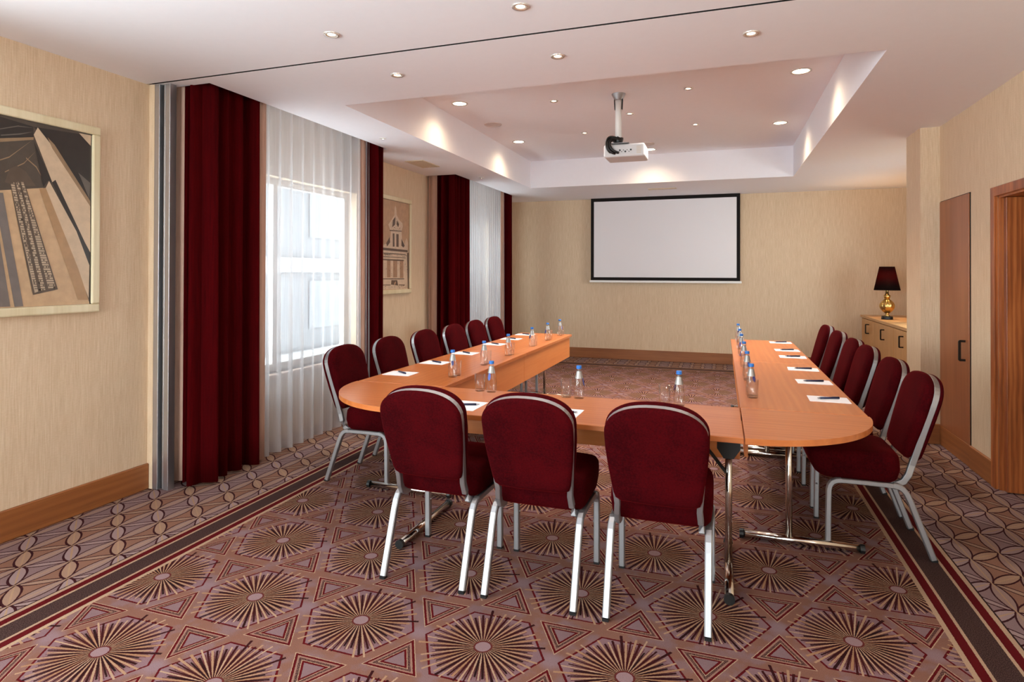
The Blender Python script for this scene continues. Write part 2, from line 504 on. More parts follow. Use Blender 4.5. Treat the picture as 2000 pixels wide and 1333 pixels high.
def shaft(x0, x1, y0, y1, z1, mi=0):
    quad(bm, [(x0, y0, C), (x0, y1, C), (x0, y1, z1), (x0, y0, z1)], mi); quad(bm, [(x1, y0, C), (x1, y1, C), (x1, y1, z1), (x1, y0, z1)], mi)
    quad(bm, [(x0, y0, C), (x1, y0, C), (x1, y0, z1), (x0, y0, z1)], mi); quad(bm, [(x0, y1, C), (x1, y1, C), (x1, y1, z1), (x0, y1, z1)], mi)
    quad(bm, [(x0, y0, z1), (x1, y0, z1), (x1, y1, z1), (x0, y1, z1)], mi)
shaft(TX0, TX1, TY0, TY1, TRAY)
for a_, b_ in (P1, P2): shaft(-3.9, -3.105, a_, b_, C + 0.22, 0)
shaft(-3.47, 3.4, SL0, SL1, C + 0.05, 1)
quad(bm, [(-3.9, FW_ - 0.1, 3.2), (3.4, FW_ - 0.1, 3.2), (3.4, BW + 0.1, 3.2), (-3.9, BW + 0.1, 3.2)])
me = bpy.data.meshes.new('ceiling'); bm.to_mesh(me); bm.free()
me.materials.append(M['ceil']); me.materials.append(M['dark'])
o = bpy.data.objects.new('ceiling', me); col.objects.link(o)
struct(o, 'white plaster ceiling with a recessed tray and a thin dark partition slot')

# walls
W1, W2, W0, WR = (3.20, 5.32), (7.02, 9.00), (-1.5, 1.25), (-3.4, -1.2)
WZ, WZF = (0.56, 2.20), (0.70, 2.42)
WX = LW - 0.16
bm = bmesh.new()
ys = [FW_ - 0.1, WR[0], WR[1], W0[0], W0[1], W1[0], W1[1], W2[0], W2[1], BW + 0.1]
for i, (y0, y1) in enumerate(zip(ys, ys[1:])):
    if i % 2 == 0: box(bm, WX, LW, y0, y1, 0, 3.2)
    else:
        zz = WZ if y0 > 2 else WZF
        box(bm, WX, LW, y0, y1, 0, zz[0]); box(bm, WX, LW, y0, y1, zz[1], 3.2)
struct(obj('wall_left', bm, M['paper']), 'beige striped wallpaper wall with windows')
boxobj_w = boxobj('wall_back', -3.9, 3.4, BW, BW + 0.1, 0, 3.2, M['paper']); struct(boxobj_w, 'beige wallpaper wall behind the projection screen')
DY0, DY1, DZ = 3.70, 4.765, 1.905
bm = bmesh.new()
RY0, RY1, RZ0, RZ1 = 0.2, 1.0, 0.80, 2.40
box(bm, RW, RW + 0.12, FW_ - 0.1, RY0, 0, 3.2); box(bm, RW, RW + 0.12, RY1, DY0, 0, 3.2); box(bm, RW, RW + 0.12, RY0, RY1, 0, RZ0); box(bm, RW, RW + 0.12, RY0, RY1, RZ1, 3.2); box(bm, RW, RW + 0.12, DY0, DY1, DZ, 3.2)
box(bm, RW, RW + 0.12, DY1, 5.87, 0, 3.2)
box(bm, 1.56, 2.62, 5.87, 6.27, 0, 3.2)
NY0, NY1, NZ0, NZ1 = 6.40, 8.10, 0.90, 2.0
box(bm, 2.50, 2.62, 6.27, NY0, 0, 3.2); box(bm, 2.50, 2.62, NY1, BW, 0, 3.2); box(bm, 2.50, 2.62, NY0, NY1, 0, NZ0); box(bm, 2.50, 2.62, NY0, NY1, NZ1, 3.2)
box(bm, 2.90, 3.0, 3.4, 5.2, 0, 3.2); box(bm, RW + 0.12, 3.0, 5.1, 5.2, 0, 3.2); box(bm, RW + 0.12, 3.0, 3.4, 3.5, 0, 3.2)
struct(obj('wall_right', bm, M['paper']), 'beige wallpaper wall with column, closet and doorway')
# wall behind the camera: wide window added for daylight
bm = bmesh.new()
FX0, FX1, FZ0, FZ1 = -3.3, -0.5, 0.08, 2.45
box(bm, -3.9, FX0, FW_ - 0.1, FW_, 0, 3.2); box(bm, FX1, 3.4, FW_ - 0.1, FW_, 0, 3.2)
box(bm, FX0, FX1, FW_ - 0.1, FW_, 0, FZ0); box(bm, FX0, FX1, FW_ - 0.1, FW_, FZ1, 3.2)
struct(obj('wall_front', bm, M['paper']), 'beige wallpaper wall around the added daylight window behind the viewer')

def portal(name, loc, rot, sx, sy):
    ld = bpy.data.lights.new(name, 'AREA'); ld.shape = 'RECTANGLE'; ld.size = sx; ld.size_y = sy
    ld.cycles.is_portal = True
    lo = bpy.data.objects.new(name, ld); col.objects.link(lo); lo.location = loc; lo.rotation_euler = rot
    return lo

def window_left(idx, yy, label):
    y0, y1 = yy; z0, z1 = WZ if idx < 3 else WZF
    e = bpy.data.objects.new('window_%d' % idx, None); col.objects.link(e); e.location = (WX, y0, z0); struct(e, label)
    w_, h_ = y1 - y0, z1 - z0
    bm = bmesh.new(); t = 0.055
    box(bm, 0.0, 0.05, 0, w_, 0, t); box(bm, 0, 0.05, 0, w_, h_ - t, h_); box(bm, 0, 0.05, 0, t, t, h_ - t); box(bm, 0, 0.05, w_ - t, w_, t, h_ - t)
    box(bm, 0, 0.05, w_ / 2 - t / 2, w_ / 2 + t / 2, t, h_ - t)
    obj('window_frame', bm, M['white'], e)
    for k in range(2):
        a_ = t + k * (w_ / 2 - t / 2); b_ = a_ + w_ / 2 - 1.5 * t
        boxobj('window_pane', 0.02, 0.026, a_, b_, t, h_ - t, M['pane'], e)
    boxobj('window_sill', 0.05, 0.22, -0.05, w_ + 0.05, -0.03, 0.0, M['taupe_paint'], e, 0.004)
    if True:
        portal('daylight_portal', (WX - 0.02, (y0 + y1) / 2, (z0 + z1) / 2), (0, -PI / 2, 0), h_, w_)
M['taupe_paint'] = plain('taupe_sill_paint', (206, 176, 158), 0.5)
window_left(1, W1, 'window behind the near sheer curtain')
window_left(2, W2, 'window behind the far sheer curtain')
window_left(3, W0, 'added daylight window in the left wall beside the viewer')  # unseen window, added to bring daylight in from the left
window_left(4, WR, 'added daylight window in the left wall behind the viewer')  # second unseen window on this side, added for more daylight
e = bpy.data.objects.new('window_5', None); col.objects.link(e); e.location = (FX0, FW_ - 0.06, FZ0); struct(e, 'wide added daylight window behind the viewer')  # unseen glazing added to light the room from behind the camera
bm = bmesh.new(); ww, hh = FX1 - FX0, FZ1 - FZ0
box(bm, 0, ww, 0, 0.05, 0, 0.06); box(bm, 0, ww, 0, 0.05, hh - 0.06, hh)
for k in range(5): box(bm, k * (ww - 0.06) / 4, k * (ww - 0.06) / 4 + 0.06, 0, 0.05, 0.06, hh - 0.06)
obj('window_frame', bm, M['white'], e)
for k in range(4): boxobj('window_pane', k * (ww - 0.06) / 4 + 0.06, (k + 1) * (ww - 0.06) / 4, 0.02, 0.026, 0.06, hh - 0.06, M['pane'], e)
portal('daylight_portal', ((FX0 + FX1) / 2, FW_ - 0.12, (FZ0 + FZ1) / 2), (PI / 2, 0, 0), ww, hh)

def added_window_right(idx, x, y0, y1, z0, z1, label, n):
    e = bpy.data.objects.new('window_%d' % idx, None); col.objects.link(e); e.location = (x, y0, z0); struct(e, label)
    bm = bmesh.new(); ww, hh = y1 - y0, z1 - z0
    box(bm, 0, 0.05, 0, ww, 0, 0.05); box(bm, 0, 0.05, 0, ww, hh - 0.05, hh)
    for k in range(n + 1): box(bm, 0, 0.05, k * (ww - 0.05) / n, k * (ww - 0.05) / n + 0.05, 0.05, hh - 0.05)
    obj('window_frame', bm, M['white'], e)
    for k in range(n): boxobj('window_pane', 0.02, 0.026, k * (ww - 0.05) / n + 0.05, (k + 1) * (ww - 0.05) / n, 0.05, hh - 0.05, M['pane'], e)
    portal('daylight_portal', (x + 0.08, (y0 + y1) / 2, (z0 + z1) / 2), (0, PI / 2, 0), hh, ww)
added_window_right(6, 2.56, NY0, NY1, NZ0, NZ1, 'added daylight window above the sideboard hidden behind the column', 2)  # invented window out of sight, added to brighten the far end
added_window_right(7, RW + 0.05, RY0, RY1, RZ0, RZ1, 'added daylight window in the right wall beside the viewer', 3)  # unseen window added to brighten the left wall and near ceiling

# skirting boards
SB = 0.165
def skirt(name, segs, mat, label):
    bm = bmesh.new()
    for (x0, x1, y0, y1) in segs:
        box(bm, x0, x1, y0, y1, 0, SB)
    bev(bm, 0.005, 1)
    struct(obj(name, bm, mat), label)
skirt('baseboard_left', [(LW, LW + 0.018, FW_, 2.95), (LW, LW + 0.018, P1[1], P2[0])], M['skirt_y'], 'brown wooden skirting board along the window wall')
skirt('baseboard_back', [(LW, 1.90, BW - 0.018, BW)], M['skirt_x'], 'brown wooden skirting board under the screen')
skirt('baseboard_right', [(RW - 0.018, RW, 4.83, 5.215), (RW - 0.018, RW, FW_, 3.64), (1.542, 1.56, 5.852, 6.27)], M['skirt_y'], 'brown wooden skirting board along the door wall')
skirt('baseboard_column', [(1.542, RW, 5.852, 5.87)], M['skirt_x'], 'brown wooden skirting board on the column front')
skirt('trim_1', [(RW - 0.012, RW, 5.222, 5.85)], M['skirt_y'], 'dark wooden plinth below the closet door')

# closet door
e = bpy.data.objects.new('door_1', None); col.objects.link(e); e.location = (RW, 5.225, SB); struct(e, 'flush brown veneered closet door with black handle')
boxobj('leaf', -0.012, 0.01, 0.004, 0.618, 0.0, 1.82, M['closet'], e, 0.002)
bm = bmesh.new(); box(bm, -0.004, 0.0, -0.004, 0.626, -0.003, 1.826); obj('shadow_gap', bm, M['dark'], e)
def u_handle(parent, y0, z0, z1, xo, r=0.006, out=0.035):
    bm = bmesh.new()
    sweep(bm, [(xo, y0, z0), (xo - out, y0, z0), (xo - out, y0, z0 + 0.001), (xo - out, y0, z1 - 0.001), (xo - out, y0, z1), (xo, y0, z1)], (0, 1, 0), r, r, 0.2)
    return obj('handle', bm, M['bronze'], parent)
u_handle(e, 0.075, 0.60, 0.74, -0.012, 0.008)
# doorway with an opened door
bm = bmesh.new()
cw = 0.062
box(bm, RW - 0.022, RW, DY1, DY1 + cw, 0, DZ + cw); box(bm, RW - 0.022, RW, DY0 - cw, DY0, 0, DZ + cw); box(bm, RW - 0.022, RW, DY0, DY1, DZ, DZ + cw)
bev(bm, 0.003, 1)
struct(obj('trim_2', bm, M['door']), 'brown wooden casing around the doorway')
bm = bmesh.new(); box(bm, RW, RW + 0.12, DY1 - 0.012, DY1, 0, DZ); box(bm, RW, RW + 0.12, DY0, DY0 + 0.012, 0, DZ); box(bm, RW, RW + 0.12, DY0, DY1, DZ - 0.012, DZ)
struct(obj('trim_3', bm, M['door']), 'brown wooden jamb lining inside the doorway')
e = bpy.data.objects.new('door_2', None); col.objects.link(e); e.location = (RW + 0.02, DY1 - 0.07, 0.006); struct(e, 'warm brown walnut door standing open in the doorway')
boxobj('leaf', 0.0, 0.98, 0.0, 0.044, 0.0, DZ - 0.02, M['door'], e, 0.002)
bm = bmesh.new(); tube(bm, [(0.92, 0, 1.0), (0.92, -0.05, 1.0), (0.80, -0.05, 1.0)], 0.009); obj('handle', bm, M['alu'], e, True)

# added unseen light-blocking terrace outside the niche window
boxt = boxobj('baffle', 2.62, 9.0, 5.4, 12.0, -0.2, -0.02, M['baffle_grey']); struct(boxt, 'unseen light-blocking terrace outside the niche window')

# ================================================================== PARTITION JAMB + TRACK
e = thing('partition_jamb', 'silver aluminium jamb of the folding partition beside the near curtain', 'jamb', (0, 2.95, 0))
boxobj('wallpaper_return', LW, -3.466, 0.0, 0.09, 0.0, C, M['paper'], e)
for x0, x1, y0, y1, nm in ((-3.466, -3.424, 0.0, 0.05, 'profile'), (-3.424, -3.404, 0.03, 0.06, 'dark_groove'), (-3.404, -3.392, 0.016, 0.06, 'profile'), (-3.392, -3.384, 0.04, 0.06, 'dark_groove'), (-3.384, -3.346, 0.01, 0.06, 'profile')):  # dark strips stand for the shaded gaps between the profiles
    boxobj(nm, x0, x1, y0, y1, 0.0, C, M['alu_jamb'] if nm == 'profile' else M['dark'], e, 0.002 if nm == 'profile' else 0)

# ================================================================== CURTAINS
def sheet(name, path, z0, z1, mat, parent, rows=14, gather=0.75, thick=0.0):
    """path: list of (x, y, nx, ny, amp) samples; cloth hangs in folds that open slightly toward the hem"""
    bm = bmesh.new(); grid = []
    for j in range(rows + 1):
        v = j / rows; z = z1 + (z0 - z1) * v
        k = gather + (1 - gather) * v
        grid.append([bm.verts.new((p[0] + p[2] * p[4] * k, p[1] + p[3] * p[4] * k, z)) for p in path])
    for a_, b_ in zip(grid, grid[1:]):
        for i in range(len(path) - 1): bm.faces.new((a_[i], a_[i + 1], b_[i + 1], b_[i]))
    o = obj(name, bm, mat, parent, True)
    if thick:
        md = o.modifiers.new('thickness', 'SOLIDIFY'); md.thickness = thick; md.offset = 0
    return o

def sample_path(pts, step, folds, amp, seed, sharp=1.0):
    """samples along a polyline with a fold wave normal to it"""
    rnd = random.Random(seed)
    pts = [Vector(p) for p in pts]; segs = [(b_ - a_).length for a_, b_ in zip(pts, pts[1:])]
    L = sum(segs); n = max(4, int(L / step)); out_ = []
    ph = [rnd.uniform(-0.8, 0.8) for _ in range(6)]
    for i in range(n + 1):
        s = L * i / n; d = s; k = 0
        while k < len(segs) - 1 and d > segs[k]: d -= segs[k]; k += 1
        t = (pts[k + 1] - pts[k]).normalized(); p = pts[k] + t * d
        u = s / L
        wv = u * folds * 2 * PI + 0.55 * math.sin(u * 5.1 + ph[0]) + 0.35 * math.sin(u * 11.0 + ph[1])
        a_ = math.sin(wv); a_ = math.copysign(abs(a_) ** sharp, a_)
        a_ *= amp * (0.8 + 0.35 * math.sin(u * 7.7 + ph[2]))
        out_.append((p.x, p.y, -t.y, t.x, a_))
    return out_

ZT = C + 0.17
def drape(path_red, path_band_a, path_band_b, folds, label, seed):
    e = thing('drape', label, 'curtain', (path_red[0][0], path_red[0][1], 0), 0, 'burgundy window drapes')
    org = Vector((path_red[0][0], path_red[0][1]))
    def sub(ps): return [tuple(Vector(p) - org) for p in ps]
    sheet('velvet_panel', sample_path(sub(path_red), 0.007, folds, 0.062, seed, 0.75), 0.02, ZT, M['drape'], e, 12, 0.8, 0.004)
    for k, pb in enumerate((path_band_a, path_band_b)):
        if pb: sheet('taupe_border', sample_path(sub(pb), 0.008, 1.3, 0.018, seed + 5 + k), 0.03, ZT, M['taupe'], e, 10, 0.9, 0.004)
    return e
XF = -3.205
drape([(-3.335, 3.075), (-3.19, 3.09), (XF, 3.18), (XF, 3.545)], [(-3.455, 3.065), (-3.338, 3.062)], [(XF + 0.01, 3.55), (XF + 0.02, 3.66)], 5.0,
      'wide burgundy velvet drape with taupe edges next to the aluminium jamb', 3)
drape([(XF + 0.02, 5.02), (XF + 0.05, 5.20), (-3.44, 5.215)], [(XF, 4.90), (XF + 0.0, 5.02)], None, 4.0,
      'narrow burgundy and taupe drape at the far side of the near window', 8)
drape([(-3.37, 6.90), (-3.20, 6.91), (XF, 6.98), (XF, 7.40)], [(-3.49, 6.885), (-3.375, 6.88)], [(XF + 0.01, 7.40), (XF + 0.01, 7.50)], 6.0,
      'burgundy velvet drape at the near side of the far window', 21)
drape([(XF + 0.02, 8.92), (XF + 0.05, 9.02), (-3.44, 9.035)], [(XF, 8.76), (XF + 0.0, 8.92)], None, 3.0,
      'slim burgundy and taupe drape next to the back wall', 34)
for nm, y0, y1, fo, lab, sd in ((1, 3.60, 5.06, 11, 'white sheer curtain across the near window', 4), (2, 7.42, 8.90, 20, 'white sheer curtain across the far window', 9)):
    o = sheet('sheer_curtain', sample_path([(-3.235, y0), (-3.225, y1)], 0.006, fo, 0.045 if nm == 1 else 0.035, sd), 0.025, ZT, M['voile'], None, 16, 0.6)
    tag(o, lab, 'curtain', 'sheer curtains')

# ================================================================== CHAIRS
def dz(z):            # depth of the backrest plane at height z (chair looks toward +y)
    return -0.145 - 0.28 * (z - 0.42)
NB = Vector((0, 1, 0.28)).normalized()

def back_outline(scale=1.0, zlo=0.475, n=26, grow=0.0):
    pts = []
    zc = 0.765; A, B = 0.200, 0.118
    for i in range(n + 1):
        t = PI * i / n
        cx, sx = math.cos(t), math.sin(t)
        pts.append((A * math.copysign(abs(cx) ** (2 / 2.3), cx), zc + B * abs(sx) ** (2 / 2.3)))
    side = [(0.198, 0.70), (0.190, 0.62), (0.180, 0.55), (0.174, zlo + 0.035), (0.166, zlo + 0.012), (0.145, zlo), (0.07, zlo - 0.004), (0.0, zlo - 0.005)]
    left = [(-x, z) for x, z in side]; right = side[:-1]
    pts += left + list(reversed(right))
    zm = 0.68
    return [(x * scale + math.copysign(grow, x) * (abs(x) > 0.001), zm + (z - zm) * scale) for x, z in pts]

def b3(x, z, nn):
    return Vector((x, dz(z), z)) + NB * nn

def pad(bm, outline, n0, n1, soft):
    """upholstered pad: outline at n0, puffing to n1"""
    zm = sum(p[1] for p in outline) / len(outline)
    T = n1 - n0
    rings = []
    for sc_, hgt in [(0.97, 0.0), (1.0, 0.12), (1.0, 0.45), (0.975, 0.72), (0.92, 0.88), (0.75, 0.97), (0.45, 1.0)]:
        rings.append([bm.verts.new(b3(x * sc_, zm + (z - zm) * sc_, n0 + T * hgt)) for x, z in outline])
    for a_, b_ in zip(rings, rings[1:]):
        for i in range(len(outline)):
            j = (i + 1) % len(outline)
            bm.faces.new((a_[i], a_[j], b_[j], b_[i]))
    cap(bm, rings[0], True); cap(bm, rings[-1])

def make_chair(label):
    t = thing('banquet_chair', label, 'chair', (0, 0, 0), 0, 'burgundy velvet banquet chairs')
    # seat
    bm = bmesh.new()
    def rr(hw, y0, y1, n=36, e=6.5):
        cy, hy = (y0 + y1) / 2, (y1 - y0) / 2; o_ = []
        for i in range(n):
            a_ = 2 * PI * i / n; c_, s_ = math.cos(a_), math.sin(a_)
            o_.append((hw * math.copysign(abs(c_) ** (2 / e), c_), cy + hy * math.copysign(abs(s_) ** (2 / e), s_)))
        return o_
    lay = [(0.361, 0.196, -0.085, 0.262), (0.375, 0.206, -0.098, 0.280), (0.42, 0.212, -0.110, 0.306), (0.455, 0.212, -0.108, 0.316), (0.482, 0.210, -0.104, 0.316), (0.499, 0.200, -0.092, 0.306), (0.507, 0.176, -0.066, 0.284), (0.511, 0.10, 0.0, 0.20)]
    rings = []
    for z, hw, y0, y1 in lay: rings.append([bm.verts.new((x, y, z)) for x, y in rr(hw, y0, y1)])
    for a_, b_ in zip(rings, rings[1:]):
        for i in range(36): bm.faces.new((a_[i], a_[(i + 1) % 36], b_[(i + 1) % 36], b_[i]))
    cap(bm, rings[0], True); cap(bm, rings[-1])
    obj('seat', bm, M['velvet'], t, True)
    # backrest: front cushion and rear upholstered panel on either side of the metal arch
    bm = bmesh.new(); pad(bm, back_outline(1.0, grow=0.003), 0.012, 0.060, 1); obj('backrest', bm, M['velvet'], t, True)
    bm = bmesh.new(); pad(bm, back_outline(1.0), -0.012, -0.036, 1); obj('back_panel', bm, M['velvet'], t, True)
    # arch frame with uprights
    half = [(0.187, -0.045, 0.348), (0.187, -0.085, 0.350), (0.187, -0.118, 0.366), (0.186, -0.136, 0.398)]
    half = [Vector(p) for p in half]
    arch = []
    zs = [0.45, 0.52, 0.58, 0.64, 0.70, 0.75]
    def hwz(z):
        return 0.163 + (z - 0.45) * (0.187 - 0.163) / 0.30
    low = [Vector((0.170, -0.045, 0.348)), Vector((0.170, -0.085, 0.350)), Vector((0.169, -0.116, 0.366)), Vector((0.167, -0.138, 0.402))]
    right = low + [b3(hwz(z), z, 0.0) for z in zs]
    top = []
    for i in range(1, 20):
        a_ = PI * i / 20; c_, s_ = math.cos(a_), math.sin(a_)
        top.append(b3(0.188 * math.copysign(abs(c_) ** (2 / 2.3), c_), 0.765 + 0.105 * abs(s_) ** (2 / 2.3), 0.0))
    left = [Vector((-p.x, p.y, p.z)) for p in reversed(right)]
    path = right + top + left
    bm = bmesh.new()
    def nside(i):
        p = path[i]
        if p.z < 0.38: return Vector((1, 0, 0))
        q = path[min(i + 1, len(path) - 1)] - path[max(i - 1, 0)]
        return q.cross(NB)
    sweep(bm, path, nside, 0.0115, 0.0145, 0.22)
    obj('back_frame', bm, M['alu'], t)
    # legs and rails
    for s in (-1, 1):
        xf, xr = s * 0.203, s * 0.196
        fpath = [(xf, 0.226, 0.010), (xf, 0.224, 0.20), (xf, 0.222, 0.30), (xf, 0.217, 0.322), (xf, 0.205, 0.340), (xf, 0.186, 0.350), (xf, 0.165, 0.353)]
        bm = bmesh.new(); sweep(bm, fpath, (1, 0, 0), 0.0140, 0.0130, 0.3); lg = obj('leg', bm, M['alu'], t)
        bm = bmesh.new(); box(bm, xf - 0.013, xf + 0.013, 0.213, 0.239, 0.0, 0.012); obj('foot_cap', bm, M['black'], lg)
        bm = bmesh.new(); lathe(bm, [(0.0055, 0.0), (0.0055, 0.004), (0.003, 0.006)], 8)
        for v in bm.verts: v.co = Vector((xf - s * (0.0125 + v.co.z), 0.226 + v.co.x, 0.20 + v.co.y))
        obj('stacking_stud', bm, M['alu'], lg)
        rpath = [(xr, -0.065, 0.350), (xr, -0.088, 0.347), (xr, -0.106, 0.336), (xr, -0.121, 0.318), (xr, -0.136, 0.285), (xr, -0.165, 0.205), (xr, -0.205, 0.095), (xr, -0.236, 0.010)]
        bm = bmesh.new(); sweep(bm, rpath, (1, 0, 0), 0.0145, 0.0140, 0.3); lg = obj('leg', bm, M['alu'], t)
        bm = bmesh.new(); box(bm, xr - 0.013, xr + 0.013, -0.252, -0.225, 0.0, 0.012); obj('foot_cap', bm, M['black'], lg)
        bm = bmesh.new(); sweep(bm, [(xf, 0.185, 0.351), (s * 0.2, 0.06, 0.351), (xr, -0.085, 0.348)], (1, 0, 0), 0.0125, 0.0115, 0.3)
        obj('seat_rail', bm, M['alu'], t)
    bm = bmesh.new(); sweep(bm, [(-0.2, 0.06, 0.347), (0.2, 0.06, 0.347)], (0, 1, 0), 0.010, 0.010); obj('cross_rail', bm, M['alu'], t)
    return t

ordn = ['nearest', 'second', 'third', 'fourth', 'fifth', 'farthest']
spots = []
for i, y in enumerate((3.655, 4.25, 4.87, 5.49, 6.04, 6.61)):
    spots.append(((-2.268, y, 0), -PI / 2, '%s burgundy chair from the viewer in the row along the windows' % ordn[i]))
for i, y in enumerate((3.665, 4.23, 4.91, 5.39, 6.06, 6.70)):
    spots.append(((0.738, y, 0), PI / 2, '%s burgundy chair from the viewer in the row on the door side' % ordn[i]))
for x, lab in ((-1.268, 'burgundy chair with its back to the viewer, leftmost of the three in front'), (-0.772, 'burgundy chair with its back to the viewer, middle of the three in front'), (-0.245, 'burgundy chair with its back to the viewer, rightmost of the three in front')):
    spots.append(((x, 2.685, 0), 0.0, lab))
chair = make_chair(spots[0][2]); chair.location = spots[0][0]; chair.rotation_euler = (0, 0, spots[0][1])
for loc, rz, lab in spots[1:]: dup(chair, loc, rz, lab)

# ================================================================== TABLES
TH = 0.026
def t_leg(parent, lx, foot_y0, foot_y1, pole_y, inward):
    """T-shaped folding leg; local x runs along the table, y across"""
    lt = TZ - TH
    bm = bmesh.new(); tube(bm, [(lx, pole_y, 0.03), (lx, pole_y, 0.3), (lx, pole_y, lt - 0.02)], 0.0165, 14); lg = obj('leg', bm, M['chrome'], parent, True)
    bm = bmesh.new(); tube(bm, [(lx, foot_y0 + 0.006, 0.024), (lx, (foot_y0 + foot_y1) / 2, 0.024), (lx, foot_y1 - 0.006, 0.024)], 0.020, 14); obj('foot', bm, M['chrome'], lg, True)
    for y0 in (foot_y0, foot_y1 - 0.02):
        bm = bmesh.new(); tube(bm, [(lx, y0, 0.024), (lx, y0 + 0.02, 0.024)], 0.0225, 12); obj('foot_cap', bm, M['black'], lg)
    bm = bmesh.new()
    for s in (-0.022, 0.022):
        v = [bm.verts.new((lx + d_, pole_y + s, z)) for d_, z in ((-0.052, lt), (0.052, lt), (0.052, lt - 0.11), (0.022, lt - 0.155), (-0.022, lt - 0.155), (-0.052, lt - 0.11))]
        f_ = bm.faces.new(v)
        r_ = bmesh.ops.extrude_face_region(bm, geom=[f_]); bmesh.ops.translate(bm, vec=(0, -0.006 if s > 0 else 0.006, 0), verts=[g for g in r_['geom'] if isinstance(g, bmesh.types.BMVert)])
    obj('hinge_bracket', bm, M['black'], lg)
    bm = bmesh.new(); sweep(bm, [(lx + inward * 0.012, pole_y, lt - 0.225), (lx + inward * 0.19, pole_y, lt)], (0, 1, 0), 0.010, 0.007); obj('brace', bm, M['black'], lg)

def straight_table(label, loc, rz, L, W, feet, panel_y, panel_x=(0.001, 0.001), legs=None):
    """local x along the length from 0 to L, y across from 0 to W"""
    t = thing('conference_table', label, 'table', loc, rz, 'rectangular conference tables')
    bm = bmesh.new(); box(bm, 0.002, L - 0.002, 0.001, W - 0.002, TZ - TH, TZ); bev(bm, 0.003, 2); tp = obj('table_top', bm, M['beech'], t)
    boxobj('modesty_panel', panel_x[0], L - panel_x[1], panel_y - 0.009, panel_y + 0.009, TZ - TH - 0.226, TZ - TH, M['panel'], t, 0.002)
    for k, lx in enumerate(legs or (0.105, L - 0.06)):
        t_leg(t, lx, feet[0], feet[1], feet[2], 1 if k == 0 else -1)
    return t
# left row: length runs along +y (rz 90deg: local x -> +y, local y -> -x)
LI, LO, RI, RO = -1.586, -2.187, 0.089, 0.672
F0, F1 = 2.722, 3.337
straight_table('left conference table next to the near window, six-place row', (LI, F1, 0), PI / 2, 1.66, LI - LO, (0.0, 0.59, 0.30), 0.035)
straight_table('left conference table at the far end, beside the far window', (LI, F1 + 1.66, 0), PI / 2, 1.66, LI - LO, (0.0, 0.59, 0.30), 0.035)
# right row: rz -90: local x -> -y, local y -> +x
straight_table('right conference table nearest the viewer, beside the door side chairs', (RI, 5.10, 0), -PI / 2, 5.10 - F1, RO - RI, (0.0, 0.585, 0.24), 0.03, legs=(0.08, 5.10 - F1 - 0.11))
straight_table('right conference table at the far end near the sideboard', (RI, 6.76, 0), -PI / 2, 1.66, RO - RI, (0.0, 0.585, 0.24), 0.03)
# front table: rz 0
straight_table('conference table across the front behind the three nearest chairs', (LI, F0, 0), 0.0, RI - LI, F1 - F0, (0.0, 0.60, 0.33), F1 - F0 - 0.04, legs=(0.046, RI - LI - 0.058))

def corner_table(label, loc, flip, Wx, Wy):
    t = thing('corner_table', label, 'table', loc, 0, 'quarter round corner tables')
    bm = bmesh.new(); n = 28
    top = [(0, 0)] + [(flip * Wx * math.sin(PI / 2 * i / n), -Wy * math.cos(PI / 2 * i / n)) for i in range(n + 1)]
    a_ = [bm.verts.new((x, y, TZ)) for x, y in top]; b_ = [bm.verts.new((x, y, TZ - TH)) for x, y in top]
    bm.faces.new(a_); bm.faces.new(list(reversed(b_)))
    for i in range(len(top)): j = (i + 1) % len(top); bm.faces.new((a_[i], b_[i], b_[j], a_[j]))
    bev(bm, 0.003, 2)
    obj('table_top', bm, M['beech'], t)
    bm = bmesh.new()
    box(bm, flip * 0.0, flip * 0.30, -0.05, -0.02, TZ - TH - 0.03, TZ - TH); box(bm, flip * 0.02, flip * 0.05, -0.3, -0.05, TZ - TH - 0.03, TZ - TH)
    obj('linking_rail', bm, M['black'], t)
    return t
corner_table('quarter round wooden corner table by the window row', (LI - 0.003, F1 - 0.003, 0), -1, LI - LO, F1 - F0 - 0.002)
corner_table('quarter round wooden corner table by the door side row', (RI + 0.003, F1 - 0.003, 0), 1, RO - RI, F1 - F0 - 0.002)

# ================================================================== BOTTLES, GLASSES, PAPER, PENS
def make_bottle():
    t = thing('water_bottle', '', 'bottle', (0, 0, 0), 0, 'water bottles with blue caps')
    prof = [(0.0, 0.0), (0.026, 0.0), (0.029, 0.004), (0.0295, 0.06), (0.0285, 0.075), (0.024, 0.10), (0.017, 0.13), (0.0135, 0.150), (0.0125, 0.166)]
    bm = bmesh.new(); r_ = lathe(bm, prof[1:], 24); cap(bm, r_[0], True); g_ = obj('glass_body', bm, M['glass'], t, True)
    bm = bmesh.new(); r_ = lathe(bm, [(0.024, 0.006), (0.0265, 0.010), (0.0272, 0.06), (0.0262, 0.075), (0.0218, 0.10), (0.0165, 0.118)], 20); cap(bm, r_[0], True); cap(bm, r_[-1]); obj('water', bm, M['water'], t, True)
    bm = bmesh.new(); lathe(bm, [(0.0225, 0.110), (0.0178, 0.130), (0.0142, 0.149)], 20); obj('neck_label', bm, M['neck_label'], t, True)
    bm = bmesh.new(); r_ = lathe(bm, [(0.0145, 0.162), (0.0148, 0.164), (0.0148, 0.177), (0.0135, 0.1795)], 18, rib=None); cap(bm, r_[0], True); cap(bm, r_[-1]); obj('cap', bm, M['cap'], t)
    bm = bmesh.new()
    vv = []
    for i in range(14):
        a_ = 2 * PI * i / 14; th = 0.35 * math.cos(a_) + PI * 0.0; zz = 0.092 + 0.022 * math.sin(a_)
        rr = 0.0300 if zz < 0.075 else 0.0300 - (zz - 0.075) * 0.2
        vv.append(bm.verts.new((rr * math.cos(th), rr * math.sin(th), zz)))
    bm.faces.new(vv); obj('oval_label', bm, M['blue_label'], t)
    return t
